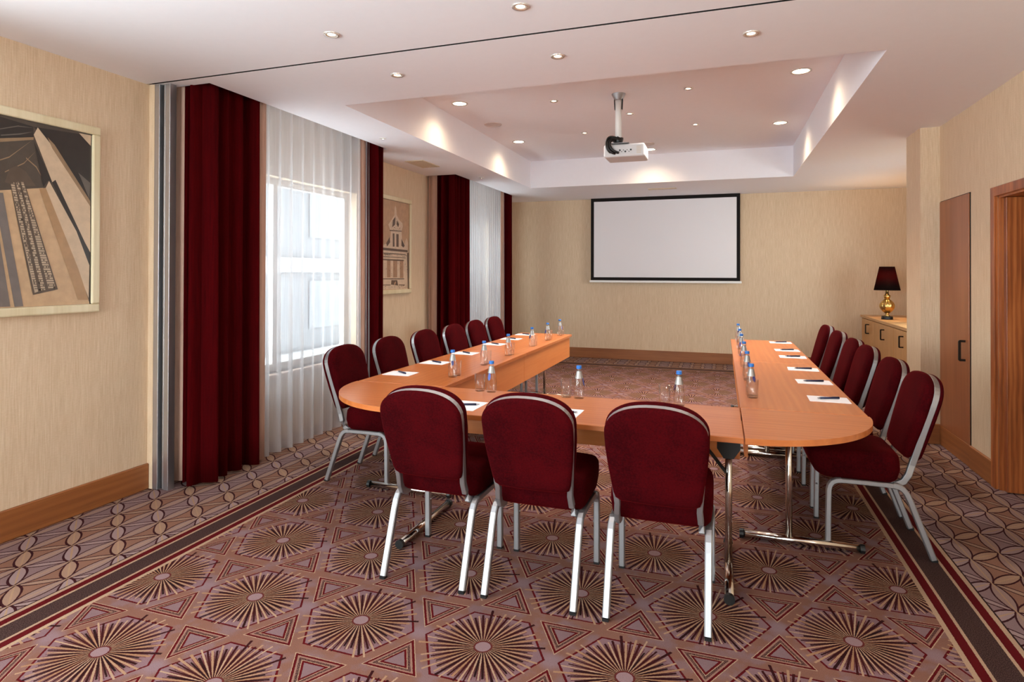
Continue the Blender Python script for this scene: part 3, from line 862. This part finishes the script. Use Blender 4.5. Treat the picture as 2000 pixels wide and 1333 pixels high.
def make_glass():
    t = thing('drinking_glass', '', 'glass', (0, 0, 0), 0, 'clear drinking glasses')
    bm = bmesh.new(); r_ = lathe(bm, [(0.026, 0.0), (0.0285, 0.002), (0.0315, 0.100), (0.0300, 0.100), (0.0272, 0.012)], 24); cap(bm, r_[0], True); cap(bm, r_[-1])
    obj('tumbler', bm, M['glass'], t, True)
    bm = bmesh.new(); r_ = lathe(bm, [(0.0255, 0.001), (0.0268, 0.003), (0.0270, 0.0115)], 20); cap(bm, r_[0], True); cap(bm, r_[-1]); obj('glass_base', bm, M['water'], t, True)
    return t
def make_pen():
    t = thing('pen', '', 'pen', (0, 0, 0), 0, 'navy ballpoint pens')
    bm = bmesh.new(); tube(bm, [(-0.055, 0, 0.006), (0.0, 0, 0.006), (0.05, 0, 0.006)], 0.0055, 10); obj('barrel', bm, M['pen'], t, True)
    bm = bmesh.new(); tube(bm, [(0.05, 0, 0.006), (0.062, 0, 0.006), (0.068, 0, 0.006)], [0.0050, 0.003, 0.0010], 10); obj('tip', bm, M['alu'], t, True)
    bm = bmesh.new(); sweep(bm, [(-0.054, 0, 0.0115), (-0.05, 0, 0.0135), (-0.015, 0, 0.0125)], (0, 1, 0), 0.002, 0.0008); obj('clip', bm, M['alu'], t)
    return t
bot, gls, pen = make_bottle(), make_glass(), make_pen()
first = {'b': True, 'g': True, 'p': True}
def put(key, proto, loc, rz, label):
    if first[key]:
        first[key] = False; proto.location = loc; proto.rotation_euler = (0, 0, rz); proto['label'] = label; return proto
    return dup(proto, loc, rz, label)
def sheet_paper(x, y, wx, wy, label, rz=0.0):
    o = boxobj('notepaper', -wx / 2, wx / 2, -wy / 2, wy / 2, 0, 0.0018, M['paper_sheet']); o.location = (x, y, TZ + 0.0002); o.rotation_euler = (0, 0, rz)
    tag(o, label, 'paper', 'white notepaper sheets')
rows = [('window-side row', [(-1.678, y) for y in (3.666, 4.227, 4.77, 5.44, 5.98, 6.47)], (0.0, 0.068), [(-2.067, y) for y in (3.67, 4.20, 4.77, 5.47, 5.97, 6.44)], (0.20, 0.155), 0.5),
        ('door-side row', [(0.158, y) for y in (3.69, 4.27, 4.86, 5.47, 5.96, 6.555)], (0.004, -0.066), [(0.552, y) for y in (3.707, 4.27, 4.81, 5.485, 5.94, 6.58)], (0.20, 0.155), -0.25)]
for rn, bs, go, ps, sz, pr in rows:
    for i in range(6):
        od = ordn[i]
        put('b', bot, (bs[i][0], bs[i][1], TZ), random.uniform(0, 6.28), '%s blue-capped water bottle from the viewer on the %s' % (od, rn))
        put('g', gls, (bs[i][0] + go[0], bs[i][1] + go[1], TZ), random.uniform(0, 6), '%s clear glass from the viewer on the %s' % (od, rn))
        sheet_paper(ps[i][0], ps[i][1], sz[0], sz[1], '%s white notepaper from the viewer on the %s' % (od, rn), random.uniform(-0.05, 0.05))
        put('p', pen, (ps[i][0] + 0.005, ps[i][1] + 0.01, TZ + 0.002), PI + pr * -1 + random.uniform(-0.15, 0.15), '%s navy pen from the viewer on the %s' % (od, rn))
for x, nm in ((-1.258, 'left'), (-0.742, 'middle'), (-0.21, 'right')):
    put('b', bot, (x, 3.285, TZ), random.uniform(0, 6.28), 'blue-capped water bottle on the front table behind the %s chair' % nm)
    put('g', gls, (x - 0.075, 3.295, TZ), 0.3, 'clear glass on the front table behind the %s chair' % nm)
    sheet_paper(x + 0.012, 2.90, 0.155, 0.205, 'white notepaper on the front table before the %s chair' % nm, random.uniform(-0.03, 0.03))
    put('p', pen, (x + 0.01, 2.90, TZ + 0.002), 0.35, 'navy pen on the front table before the %s chair' % nm)

# ================================================================== SCREEN
e = thing('projection_screen', 'white roll-down projection screen with black border on the back wall', 'screen', (-2.02, 9.80, 0))
x1 = 2.285
boxobj('fabric', 0.0, x1, -0.002, 0.002, 1.28, C + 0.02, M['screen'], e)
bm = bmesh.new(); bt = 0.05
box(bm, 0, x1, -0.0035, -0.0022, C - 0.055, C + 0.02); box(bm, 0, x1, -0.0035, -0.0022, 1.28, 1.28 + bt); box(bm, 0, bt, -0.0035, -0.0022, 1.28 + bt, C - 0.055); box(bm, x1 - bt, x1, -0.0035, -0.0022, 1.28 + bt, C - 0.055)
obj('border', bm, M['screen_black'], e)
boxobj('weight_bar', -0.02, x1 + 0.02, -0.012, 0.012, 1.245, 1.28, M['white'], e, 0.005)

# ================================================================== PICTURES
PC = {'black': (24, 20, 18), 'tan': (200, 166, 128), 'tan2': (150, 122, 92), 'dark': (46, 39, 34), 'dark2': (78, 68, 58), 'cream': (208, 182, 152), 'brown': (176, 138, 98), 'grey': (118, 108, 102), 'dark3': (92, 76, 62), 'grey2': (100, 92, 84), 'lite1': (186, 164, 138), 'sepia': (190, 152, 118), 'stone': (216, 190, 162), 'shade': (104, 80, 64), 'tanw': (176, 136, 104)}
PM = {k: plain('print_' + k, v, 0.35, var=0.14) for k, v in PC.items()}
def picture(label, y0, y1, z0, z1, polys, dots, xf=-3.48):
    e = thing('framed_picture', label, 'picture', (LW, y0, 0), 0, 'framed sepia photographs on the window wall')
    fwid = 0.048
    for nm, a in (('frame_rail', (y0, y1, z0, z0 + fwid)), ('frame_rail', (y0, y1, z1 - fwid, z1)), ('frame_rail', (y0, y0 + fwid, z0 + fwid, z1 - fwid)), ('frame_rail', (y1 - fwid, y1, z0 + fwid, z1 - fwid))):
        bm = bmesh.new(); box(bm, 0.0, 0.034, a[0] - y0, a[1] - y0, a[2], a[3]); bev(bm, 0.008, 2); obj(nm, bm, M['frame'], e)
    boxobj('backing', 0.0, 0.020, fwid - 0.01, y1 - y0 - fwid + 0.01, z0 + fwid - 0.01, z1 - fwid + 0.01, PM['black'], e)
    bm = bmesh.new(); names = sorted({p[0] for p in polys} | ({dots[0]} if dots else set()))
    for k, (nm, P) in enumerate(polys):
        f_ = bm.faces.new([bm.verts.new((0.0205 + 0.00012 * k, yy - y0, zz)) for yy, zz in P]); f_.material_index = names.index(nm)
    if dots:
        for (yy, zz, ww, hh) in dots[1]:
            f_ = bm.faces.new([bm.verts.new((0.0235, yy - y0 + dy, zz + dz_)) for dy, dz_ in ((0, 0), (ww, 0), (ww, hh), (0, hh))]); f_.material_index = names.index(dots[0])
    obj('print', bm, [PM[k] for k in names], e)
church = [('dark2', [(1.80, 2.203), (2.55, 2.203), (2.55, 1.208), (1.80, 1.208)]),
('tan', [(1.80, 1.78), (2.073, 1.814), (2.288, 1.855), (2.547, 1.221), (2.547, 1.212), (1.80, 1.212)]),
('dark', [(1.80, 2.2), (2.071, 2.193), (2.236, 2.177), (2.237, 2.121), (2.071, 2.07), (1.80, 2.0)]),
('dark', [(2.236, 2.177), (2.545, 2.195), (2.547, 1.79), (2.33, 2.09)]),
('tan2', [(1.80, 2.01), (2.071, 2.08), (2.237, 2.121), (2.237, 2.107), (2.072, 2.061), (1.80, 1.99)]),
('tan2', [(2.237, 2.11), (2.12, 1.99), (1.95, 1.90), (1.95, 1.905), (2.12, 1.996)]), ('tan2', [(2.25, 2.05), (2.19, 1.97), (2.10, 1.91), (2.10, 1.915), (2.19, 1.976)]), ('tan2', [(2.288, 1.90), (2.25, 1.96), (2.20, 2.0), (2.20, 2.006), (2.253, 1.966)]), ('dark3', [(2.10, 1.86), (2.12, 1.93), (2.155, 1.955), (2.20, 1.93), (2.25, 1.86), (2.15, 1.85)]),
('grey2', [(2.236, 2.17), (2.16, 2.16), (2.06, 2.12), (2.06, 2.125), (2.16, 2.166)]), ('grey2', [(2.236, 2.15), (2.17, 2.12), (2.08, 2.095), (2.08, 2.10), (2.17, 2.127)]),
('cream', [(2.257, 2.178), (2.332, 2.093), (2.548, 1.786), (2.55, 1.513), (2.334, 1.893), (2.237, 2.134)]),
('tan2', [(2.307, 2.136), (2.345, 2.102), (2.547, 1.814), (2.548, 1.781), (2.333, 2.079)]),
('dark', [(2.237, 2.10), (2.334, 1.893), (2.31, 1.897), (2.288, 1.86)]),
('dark', [(2.334, 1.893), (2.351, 1.908), (2.55, 1.504), (2.545, 1.437), (2.46, 1.63)]),
('cream', [(2.317, 1.897), (2.469, 1.63), (2.545, 1.437), (2.542, 1.245), (2.3, 1.857)]),
('brown', [(2.267, 1.848), (2.3, 1.857), (2.48, 1.418), (2.542, 1.235), (2.481, 1.238)]),
('grey', [(2.05, 1.80), (2.092, 1.804), (2.119, 1.641), (2.192, 1.216), (2.150, 1.215)]),
('grey', [(1.98, 1.80), (2.05, 1.75), (2.13, 1.217), (1.98, 1.218)]),
('dark3', [(2.121, 1.875), (2.151, 1.909), (2.187, 1.889), (2.368, 1.301), (2.239, 1.274), (2.157, 1.677)]),
('cream', [(2.478, 2.196), (2.549, 2.197), (2.548, 2.135)]),
('grey2', [(2.476, 1.968), (2.547, 1.918), (2.542, 1.823)]),
('lite1', [(2.127, 1.855), (2.142, 1.868), (2.265, 1.292), (2.247, 1.285)]), ('lite1', [(2.151, 1.868), (2.165, 1.870), (2.302, 1.300), (2.281, 1.296)]), ('lite1', [(2.175, 1.871), (2.187, 1.872), (2.356, 1.312), (2.318, 1.304)])]
lat = []
for i in range(46):
    v = i / 45; zz = 1.865 - 0.56 * v; yl_ = 2.124 + 0.122 * v; yr_ = 2.189 + 0.170 * v
    lat.append((yl_, zz, yr_ - yl_, 0.0035))
    for q in range(3):
        lat.append((yl_ + (yr_ - yl_) * random.random() * 0.95, zz - 0.008, 0.007, 0.007))
picture('sepia church interior photograph in a pale frame, nearest the viewer', 1.76, 2.603, 1.163, 2.252, church, ('dark3', lat))
tower = [('sepia', [(5.62, 2.205), (6.375, 2.205), (6.375, 1.205), (5.62, 1.205)]),
('stone', [(6.059, 2.155), (6.079, 2.128), (6.089, 2.053), (6.15, 1.998), (6.221, 1.968), (6.232, 1.933), (6.201, 1.88), (6.212, 1.789), (6.338, 1.672), (6.37, 1.652), (6.372, 1.207), (5.70, 1.213), (5.70, 1.673), (5.936, 1.735), (5.964, 1.855), (5.906, 1.929), (5.972, 1.984), (6.04, 2.049), (6.039, 2.124)]),
('shade', [(5.70, 1.673), (6.349, 1.662), (6.349, 1.636), (5.70, 1.644)]),
('shade', [(6.002, 1.837), (6.041, 1.84), (6.043, 1.69), (6.004, 1.689)]), ('shade', [(6.081, 1.837), (6.135, 1.836), (6.136, 1.689), (6.082, 1.692)]),
('tanw', [(5.881, 1.538), (5.957, 1.534), (5.958, 1.343), (5.882, 1.343)]), ('tanw', [(6.014, 1.536), (6.103, 1.537), (6.104, 1.342), (6.016, 1.342)]), ('tanw', [(6.163, 1.534), (6.245, 1.535), (6.247, 1.336), (6.165, 1.336)]),
('shade', [(5.751, 1.547), (6.255, 1.546), (6.255, 1.53), (5.752, 1.533)]), ('shade', [(5.753, 1.334), (6.267, 1.33), (6.267, 1.32), (5.753, 1.324)]),
('shade', [(5.977, 1.313), (6.105, 1.312), (6.125, 1.251), (5.968, 1.264)]), ('shade', [(5.935, 1.872), (6.201, 1.88), (6.201, 1.87), (5.935, 1.861)]),
('shade', [(5.861, 1.722), (5.936, 1.794), (5.945, 1.736), (5.88, 1.684)]), ('shade', [(6.202, 1.789), (6.275, 1.71), (6.244, 1.689), (6.196, 1.707)]),
('stone', [(6.285, 1.762), (6.316, 1.805), (6.348, 1.755), (6.349, 1.672), (6.285, 1.701)]),
('shade', [(6.001, 1.986), (6.06, 2.031), (6.05, 1.94), (5.992, 1.906)]), ('shade', [(6.099, 1.994), (6.14, 1.947), (6.12, 1.915), (6.09, 1.943)]),
('shade', [(5.774, 1.265), (5.959, 1.264), (5.959, 1.256), (5.774, 1.258)]), ('shade', [(6.145, 1.261), (6.278, 1.258), (6.278, 1.25), (6.145, 1.253)]),
('shade', [(6.328, 1.63), (6.371, 1.631), (6.372, 1.207), (6.353, 1.207)]), ('shade', [(5.799, 1.616), (6.297, 1.613), (6.297, 1.603), (5.799, 1.606)]), ('shade', [(5.799, 1.577), (6.297, 1.572), (6.297, 1.565), (5.799, 1.569)]),
('sepia', [(6.05, 1.25), (6.075, 1.29), (6.06, 1.30), (6.03, 1.27)])]
orn = []
for i in range(90):
    yy = random.uniform(5.72, 6.34); zz = random.choice([random.uniform(1.58, 1.60), random.uniform(1.21, 1.25), random.uniform(1.345, 1.53)])
    orn.append((yy, zz, random.uniform(0.004, 0.012), random.uniform(0.004, 0.012)))
for i in range(40):
    orn.append((random.uniform(5.99, 6.17), random.uniform(1.87, 2.0), 0.006, 0.008))
picture('sepia photograph of an ornate tower between the two windows', 5.58, 6.425, 1.158, 2.256, tower, ('shade', orn))

# ================================================================== SIDEBOARD + LAMP
e = thing('sideboard', 'light oak sideboard with black handles in the back right niche', 'sideboard', (1.894, 6.6, 0))
boxobj('carcass', 0.02, 0.60, 0.0, 3.29, 0.0, 0.775, M['oak'], e)
boxobj('worktop', -0.008, 0.60, -0.01, 3.295, 0.777, 0.81, M['oak_top'], e, 0.003)
for y0, y1, hy in ((2.575, 3.24, 2.805), (1.56, 2.565, 1.978), (0.70, 1.55, 1.15), (0.02, 0.69, 0.5)):
    d_ = boxobj('door', 0.0, 0.018, y0, y1, 0.05, 0.765, M['oak'], e, 0.002)
    bm = bmesh.new()
    sweep(bm, [(0.0, hy, 0.585), (-0.04, hy, 0.585), (-0.04, hy, 0.586), (-0.04, hy, 0.704), (-0.04, hy, 0.705), (0.0, hy, 0.705)], (0, 1, 0), 0.009, 0.007, 0.2)
    obj('handle', bm, M['bronze'], d_)

LX, LY, LZ = 2.02, 9.0, 0.81
e = thing('table_lamp', 'gold ribbed table lamp with a dark shade standing on the sideboard', 'lamp', (LX, LY, LZ))
bm = bmesh.new(); r_ = lathe(bm, [(0.064, 0.0), (0.066, 0.004), (0.066, 0.034), (0.060, 0.040)], 28); cap(bm, r_[0], True); cap(bm, r_[-1]); obj('base', bm, M['black'], e)
bm = bmesh.new(); r_ = lathe(bm, [(0.030, 0.040), (0.034, 0.046), (0.022, 0.058), (0.018, 0.072), (0.028, 0.080)], 24); cap(bm, r_[0], True); cap(bm, r_[-1]); obj('stem', bm, M['gold'], e, True)
rib = lambda t, z: 1.0 - 0.13 * (1 - abs(math.sin(4 * t)) ** 0.6)
prof = [(0.026, 0.078)] + [(0.028 + 0.060 * math.sin(PI * i / 12) ** 0.85, 0.082 + 0.178 * i / 12) for i in range(1, 12)] + [(0.030, 0.262)]
bm = bmesh.new(); r_ = lathe(bm, prof, 64, rib=rib); cap(bm, r_[0], True); cap(bm, r_[-1]); obj('ribbed_body', bm, M['gold'], e, True)
bm = bmesh.new(); r_ = lathe(bm, [(0.026, 0.262), (0.038, 0.290), (0.040, 0.312), (0.020, 0.320), (0.016, 0.37), (0.016, 0.40)], 24); cap(bm, r_[0], True); cap(bm, r_[-1]); obj('neck', bm, M['gold'], e, True)
bm = bmesh.new(); lathe(bm, [(0.150, 0.375), (0.087, 0.680), (0.085, 0.680), (0.148, 0.375), (0.150, 0.375)], 40); obj('lamp_shade', bm, M['shade'], e, True)
bm = bmesh.new(); r_ = lathe(bm, [(0.012, 0.40), (0.028, 0.44), (0.030, 0.47), (0.018, 0.50), (0.004, 0.507)], 16); cap(bm, r_[0], True); cap(bm, r_[-1]); obj('bulb', bm, M['bulb'], e, True)
ld = bpy.data.lights.new('lamp_light', 'POINT'); ld.energy = 14.0; ld.color = (1.0, 0.66, 0.36); ld.shadow_soft_size = 0.04
lo = bpy.data.objects.new('lamp_light', ld); col.objects.link(lo); lo.location = (LX, LY, LZ + 0.56)

# ================================================================== CEILING FITTINGS
def downlight(x, y, z, big, label, power=None):
    R = 0.078 if big else 0.040
    e = thing('downlight', label, 'light', (x, y, z), 0, 'large round downlights' if big else 'small round downlights')
    bm = bmesh.new(); lathe(bm, [(R, 0.0), (R, -0.004), (R * 0.94, -0.007), (R * 0.80 if big else R * 0.60, -0.005), (R * 0.78 if big else R * 0.50, 0.0)], 28)
    obj('trim_ring', bm, M['trim_metal'], e, True)
    bm = bmesh.new(); rr = R * 0.79 if big else R * 0.50
    r_ = lathe(bm, [(rr, -0.002), (rr * 0.6, -0.0032), (rr * 0.2, -0.0036)], 24); cap(bm, r_[-1]); obj('lamp', bm, M['lamp_big'] if big else M['lamp_small'], e, True)
    ld = bpy.data.lights.new('downlight_beam', 'SPOT'); ld.energy = power or (SPOT_BIG if big else (SPOT_SMALL if z > C + 0.1 else SPOT_SMALL * 0.16)); ld.color = (1.0, 0.76, 0.48) if big else WARM
    ld.spot_size = math.radians(150 if big else 115); ld.spot_blend = 1.0; ld.shadow_soft_size = R * (1.3 if big else 0.6)
    lo = bpy.data.objects.new('downlight_beam', ld); col.objects.link(lo); lo.location = (x, y, z - 0.012)
for x, lab in ((-1.877, 'small downlight on the viewer side of the partition slot, near the left wall'), (-0.865, 'small downlight cut close by the top edge of the photo')):
    downlight(x, 2.612, C, False, lab)
for x, lab in ((-1.880, 'small downlight between slot and tray, leftmost'), (-0.866, 'small downlight between slot and tray, middle'), (0.14, 'small downlight between slot and tray, rightmost')):
    downlight(x, 3.280, C, False, lab)
for x, y, lab in ((-1.47, 5.437, 'small downlight in the tray, front left of the projector pole'), (-0.272, 5.44, 'small downlight in the tray, front right of the projector pole'), (-0.869, 6.114, 'small downlight in the tray, behind the projector pole'), (-1.475, 6.795, 'small downlight in the tray, back left of the projector'), (-0.267, 6.78, 'small downlight in the tray, back right of the projector')):
    downlight(x, y, TRAY, False, lab)
for x, y, lab in ((-2.336, 5.24, 'large downlight at the near left of the tray'), (0.59, 5.25, 'large downlight at the near right of the tray'), (0.585, 6.99, 'large downlight at the far right of the tray'), (-2.335, 7.0, 'large downlight at the far left of the tray'), (-0.871, 7.972, 'large downlight just behind the projector')):
    downlight(x, y, TRAY, True, lab)
for x, y, lab in ((-2.323, 6.092, 'round ceiling speaker between the left tray downlights'), (-0.874, 7.61, 'round ceiling speaker behind the projector')):
    e = thing('ceiling_speaker', lab, 'speaker', (x, y, TRAY), 0, 'round ceiling speakers')
    bm = bmesh.new(); lathe(bm, [(0.095, 0.0), (0.095, -0.006), (0.088, -0.010), (0.084, -0.006), (0.084, 0.0)], 32); obj('rim', bm, M['speaker'], e, True)
    bm = bmesh.new(); r_ = lathe(bm, [(0.084, -0.004), (0.05, -0.007), (0.01, -0.008)], 32); cap(bm, r_[-1]); obj('grille', bm, M['speaker'], e, True)

def vent(x0, x1, y0, y1, n, alongx, lab):
    e = thing('ceiling_vent', lab, 'vent', ((x0 + x1) / 2, (y0 + y1) / 2, C), 0, 'ceiling air vents')
    hx, hy = (x1 - x0) / 2, (y1 - y0) / 2; t = 0.02
    bm = bmesh.new(); box(bm, -hx, hx, -hy, -hy + t, -0.008, 0); box(bm, -hx, hx, hy - t, hy, -0.008, 0); box(bm, -hx, -hx + t, -hy + t, hy - t, -0.008, 0); box(bm, hx - t, hx, -hy + t, hy - t, -0.008, 0); obj('frame', bm, M['vent'], e)
    boxobj('backing', -hx + t, hx - t, -hy + t, hy - t, -0.002, 0.0, M['vent'], e)
    for k in range(n):
        if alongx:
            yy = -hy + t + (2 * hy - 2 * t) * (k + 0.5) / n; boxobj('slat', -hx + t, hx - t, yy - 0.006, yy + 0.006, -0.007, -0.002, M['vent'], e)
        else:
            xx = -hx + t + (2 * hx - 2 * t) * (k + 0.5) / n; boxobj('slat', xx - 0.006, xx + 0.006, -hy + t, hy - t, -0.007, -0.002, M['vent'], e)
vent(-3.255, -3.04, 5.85, 6.27, 8, False, 'beige ceiling vent between the two curtain pockets')
vent(-1.0, -0.61, 8.86, 8.98, 4, True, 'beige ceiling vent above the projection screen')
for x, y, lab in ((-2.889, 4.79, 'small white ceiling sensor plate above the near window'), (-2.895, 7.18, 'small white ceiling sensor plate above the far window')):
    e = thing('ceiling_sensor', lab, 'sensor', (x, y, C), 0, 'ceiling sensor plates')
    bm = bmesh.new(); r_ = lathe(bm, [(0.032, 0.0), (0.032, -0.003), (0.028, -0.005)], 24); cap(bm, r_[-1]); obj('plate', bm, M['white'], e)
    bm = bmesh.new(); r_ = lathe(bm, [(0.012, -0.008), (0.010, -0.016)], 12); cap(bm, r_[-1]); obj('nozzle', bm, M['trim_metal'], e)

# projector
PX, PY = -0.869, 5.416
e = thing('projector', 'white ceiling projector on a pole with black cables', 'projector', (PX, PY, TRAY))
bm = bmesh.new(); r_ = lathe(bm, [(0.062, 0.0), (0.060, -0.008), (0.036, -0.050), (0.034, -0.056)], 24); cap(bm, r_[-1]); obj('ceiling_plate', bm, M['alu'], e, True)
bm = bmesh.new(); tube(bm, [(0, 0, -0.05), (0, 0, -0.2), (0, 0, -0.40)], 0.029, 20); obj('pole', bm, M['white'], e, True)
for k, (a_, zz) in enumerate(((0.036, -0.09), (-0.036, -0.09))):
    bm = bmesh.new(); sweep(bm, [(a_ * 0.95, 0, -0.03), (a_ * 1.0, 0, -0.06), (a_ * 0.85, 0, -0.14)], (0, 1, 0), 0.012, 0.004); obj('clamp_arm', bm, M['black'], e)
bm = bmesh.new(); tube(bm, [(-0.02, 0, -0.40), (0.0, 0, -0.42), (0.03, 0, -0.43)], 0.04, 14); obj('swivel_joint', bm, M['black'], e, True)
bm = bmesh.new(); box(bm, -0.06, 0.10, -0.06, 0.10, -0.452, -0.446); bev(bm, 0.002, 1); obj('mounting_plate', bm, M['alu'], e)
bm = bmesh.new(); box(bm, -0.125, 0.235, -0.05, 0.24, -0.57, -0.455); bev(bm, 0.018, 3); body = obj('body', bm, M['proj'], e)
for k in range(7):
    bm = bmesh.new(); r = 0.004 if k % 3 else 0.008
    rr_ = lathe(bm, [(r, 0.0), (r, 0.003)], 12); cap(bm, rr_[-1]); cap(bm, rr_[0], True)
    for v in bm.verts: v.co = Vector((0.02 + k * 0.016 + v.co.x, -0.05 - v.co.z, -0.512 - 0.014 * (k % 2) + v.co.y))
    obj('port', bm, M['black'], body)
for k in range(5): boxobj('grille_slot', 0.165, 0.205, -0.0515, -0.049, -0.545 + k * 0.014, -0.540 + k * 0.014, M['vent'], body)
bm = bmesh.new(); rr_ = lathe(bm, [(0.04, 0.0), (0.042, 0.02), (0.03, 0.025)], 24); cap(bm, rr_[-1])
for v in bm.verts: v.co = Vector((0.0 + v.co.x, 0.24 + v.co.z, -0.51 + v.co.y))
obj('lens', bm, M['black'], body, True)
def bez(p, n=14):
    o_ = []
    for i in range(n + 1):
        t = i / n; o_.append(tuple(sum(math.comb(3, j) * (1 - t) ** (3 - j) * t ** j * p[j][k] for j in range(4)) for k in range(3)))
    return o_
for q, pp in enumerate(([(-0.01, -0.03, -0.40), (-0.12, -0.05, -0.34), (-0.11, -0.09, -0.50), (-0.06, -0.055, -0.53)], [(0.0, -0.03, -0.41), (-0.11, -0.06, -0.36), (-0.10, -0.10, -0.54), (-0.02, -0.055, -0.54)], [(-0.02, -0.03, -0.42), (-0.09, -0.07, -0.40), (-0.08, -0.10, -0.52), (0.01, -0.055, -0.535)])):
    bm = bmesh.new(); tube(bm, bez(pp), 0.011, 8); obj('cable', bm, M['black'], e, True)

# ================================================================== OUTSIDE: the building across the street
e = thing('building', 'pale building with light bands seen through the sheer curtains', 'building', (-9.0, 14.0, -6))
boxobj('wall', -0.6, 0.0, -13.3, 12, 0, 26, M['facade'], e)
for k in range(10):
    z = 3.2 + k * 2.1
    bm = bmesh.new(); box(bm, 0.0, 0.12, -13.3, 12, z, z + 0.32); obj('band', bm, M['facade_band'], e)
for k in range(9):
    for j in range(3):
        z = 4.0 + j * 2.1
        bm = bmesh.new(); box(bm, -0.02, 0.03, -9.5 + k * 2.4, -8.0 + k * 2.4, z, z + 1.1); obj('window', bm, M['facade_glass'], e)
